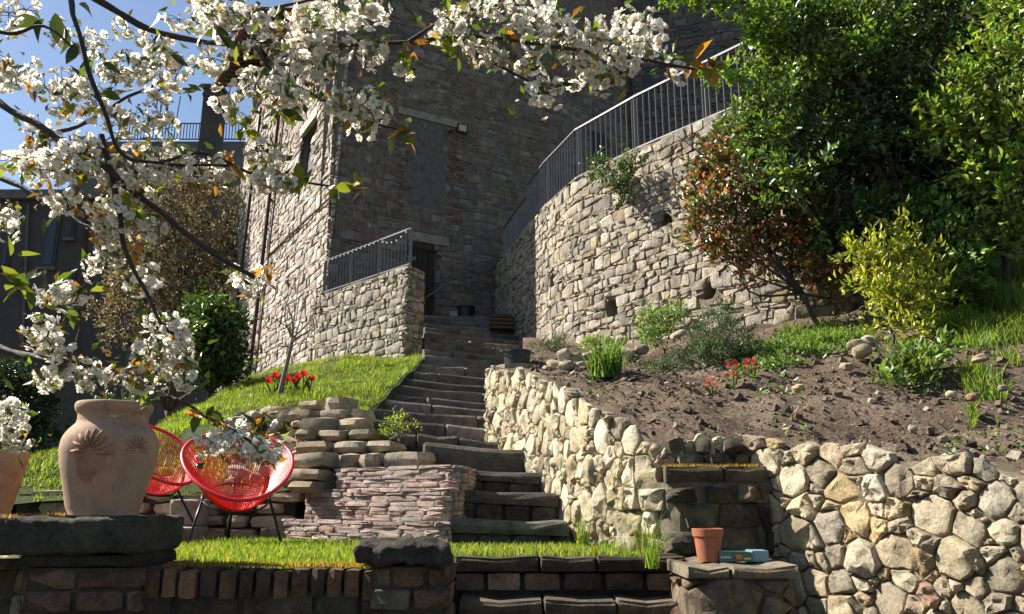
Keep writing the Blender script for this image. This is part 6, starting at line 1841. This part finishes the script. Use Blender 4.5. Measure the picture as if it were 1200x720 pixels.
# sprays of young leaves at the twig ends
for (u, v, n, qs) in ((475, 157, 9, ('lime', 'green', 'orange')), (418, 222, 7, ('lime', 'orange')), (350, 213, 6, ('lime', 'green')), (395, 220, 5, ('lime', 'green')), (310, 318, 7, ('orange', 'bronze')), (830, 78, 12, ('orange', 'bronze', 'lime')), (808, 72, 5, ('orange', 'green')), (480, 62, 8, ('lime', 'bronze')), (535, 22, 5, ('orange', 'green')),
                      (530, 60, 5, ('lime', 'green')), (155, 288, 9, ('lime', 'orange')), (105, 250, 6, ('bronze', 'orange')), (20, 335, 9, ('lime', 'green')), (75, 365, 5, ('lime', 'green')), (50, 410, 5, ('orange', 'green')), (160, 430, 8, ('orange', 'lime')), (220, 425, 8, ('orange', 'lime', 'green')), (180, 465, 6, ('green', 'lime')), (240, 480, 6, ('orange', 'green')), (300, 505, 9, ('green', 'orange', 'dark')), (270, 190, 6, ('lime', 'orange')),
                      (280, 150, 8, ('lime', 'green')), (160, 225, 7, ('orange', 'lime')), (40, 175, 6, ('orange', 'bronze')), (640, 60, 4, ('green', 'lime')), (700, 95, 4, ('lime',)), (330, 130, 6, ('green', 'lime')), (85, 130, 6, ('lime', 'bronze')), (100, 340, 4, ('lime',)), (215, 190, 5, ('green', 'lime')), (440, 115, 5, ('green', 'bronze')), (600, 40, 5, ('green', 'orange'))):
    c = P(u, v, 2.28 + (0.1 if v > 300 else 0))
    for k in range(n):
        d = rng.normal(size=3) + np.array((0.35, 0, 0.0)); add_leaf(c + rng.normal(size=3) * 0.012, d, qs[rng.integers(len(qs))], rng.uniform(0.04, 0.075))
for (u, v, d, L, q) in ((45, 22, (-1, 0, -0.2), 0.085, 'dark'), (52, 22, (-0.4, 0, -1), 0.08, 'dark'), (65, 15, (0.1, 0.2, -1), 0.1, 'dark'), (75, 30, (0.3, 0.1, -1), 0.09, 'dark'), (88, 50, (-0.2, 0.1, -1), 0.075, 'dark'), (92, 5, (0.9, 0, -0.5), 0.07, 'dark'), (250, 20, (0.2, 0, -1), 0.08, 'bronze'), (255, 30, (0.5, 0, -0.8), 0.08, 'dark'), (260, 45, (0.8, 0, -0.6), 0.075, 'green'),
                        (200, 65, (0.9, 0, -0.5), 0.07, 'dark'), (120, 75, (0.9, 0, -0.4), 0.075, 'dark'), (110, 70, (-0.6, 0, -0.8), 0.07, 'green'), (185, 15, (0, 0, -1), 0.06, 'lime'), (158, 215, (0, 0, -1), 0.05, 'orange'), (12, 300, (-0.1, 0, 1), 0.06, 'lime'), (20, 300, (1, 0, 0.2), 0.065, 'lime')):
    add_leaf(P(u, v, 2.12), d, q, L)
while nl < 296:
    p = all_c[rng.integers(len(all_c))]; u, v = px_of(p)
    add_leaf(p + rng.normal(size=3) * 0.035, rng.normal(size=3) + (0, 0, -0.3), rng.choice(['green', 'green', 'dark', 'lime', 'bronze', 'orange'] if u < 400 else ['green', 'lime', 'bronze']), rng.uniform(0.035, 0.07))

# the remaining small leaves among the blossoms
n = 1500
base = np.array(all_c)[rng.integers(0, len(all_c), n)] + rng.normal(size=(n, 3)) * 0.032
V, F, T = leaf_arrays(rng, base, rng.normal(size=(n, 3)) + np.array((0, 0, -0.2)), rng.uniform(0.025, 0.05, n), rng.uniform(0.012, 0.02, n), tint_mix(rng, n, [(3, LCOL['green']), (3, LCOL['lime']), (1.5, LCOL['bronze']), (1, LCOL['orange']), (1, LCOL['dark'])]))
mk('small_leaves', V, F, 'leaf', tree, T)['kind'] = 'stuff'

# moss cushions on the slabs and along the coping
rng = np.random.default_rng(801)
pos = []
for _ in range(1200):
    x = rng.uniform(-2.37, -2.24) ; pos.append((x, rng.uniform(3.80, 4.35), PED_T - 0.004 - (0.12 if rng.random() < 0.3 else 0)))
for _ in range(2600):
    x = rng.uniform(WX0 + 0.05, WX1 + 0.1); pos.append((x, rng.normal(4.0, 0.035) + 0.03, WZ - 0.004))
for _ in range(900):
    pos.append((rng.uniform(pxl + 0.1, pxr - 0.02), rng.uniform(3.95, 4.2), Z(637, 3.85) - 0.012))
for _ in range(900):
    pos.append((rng.uniform(0.98, 1.6), rng.uniform(5.26, 5.42), PZT + 0.1))
pos = np.array(pos)
V, F, T = blades(rng, pos, 0.018, 0.006, [(3, (0.34, 0.17, 0.05)), (3, (0.20, 0.17, 0.04)), (2, (0.42, 0.24, 0.08)), (1, (0.12, 0.14, 0.03))], 0.8, 1)
tag(mk('moss', V, F, 'grass', None, T), 'orange-brown moss tufts on the front slabs and coping', 'moss', kind='stuff')
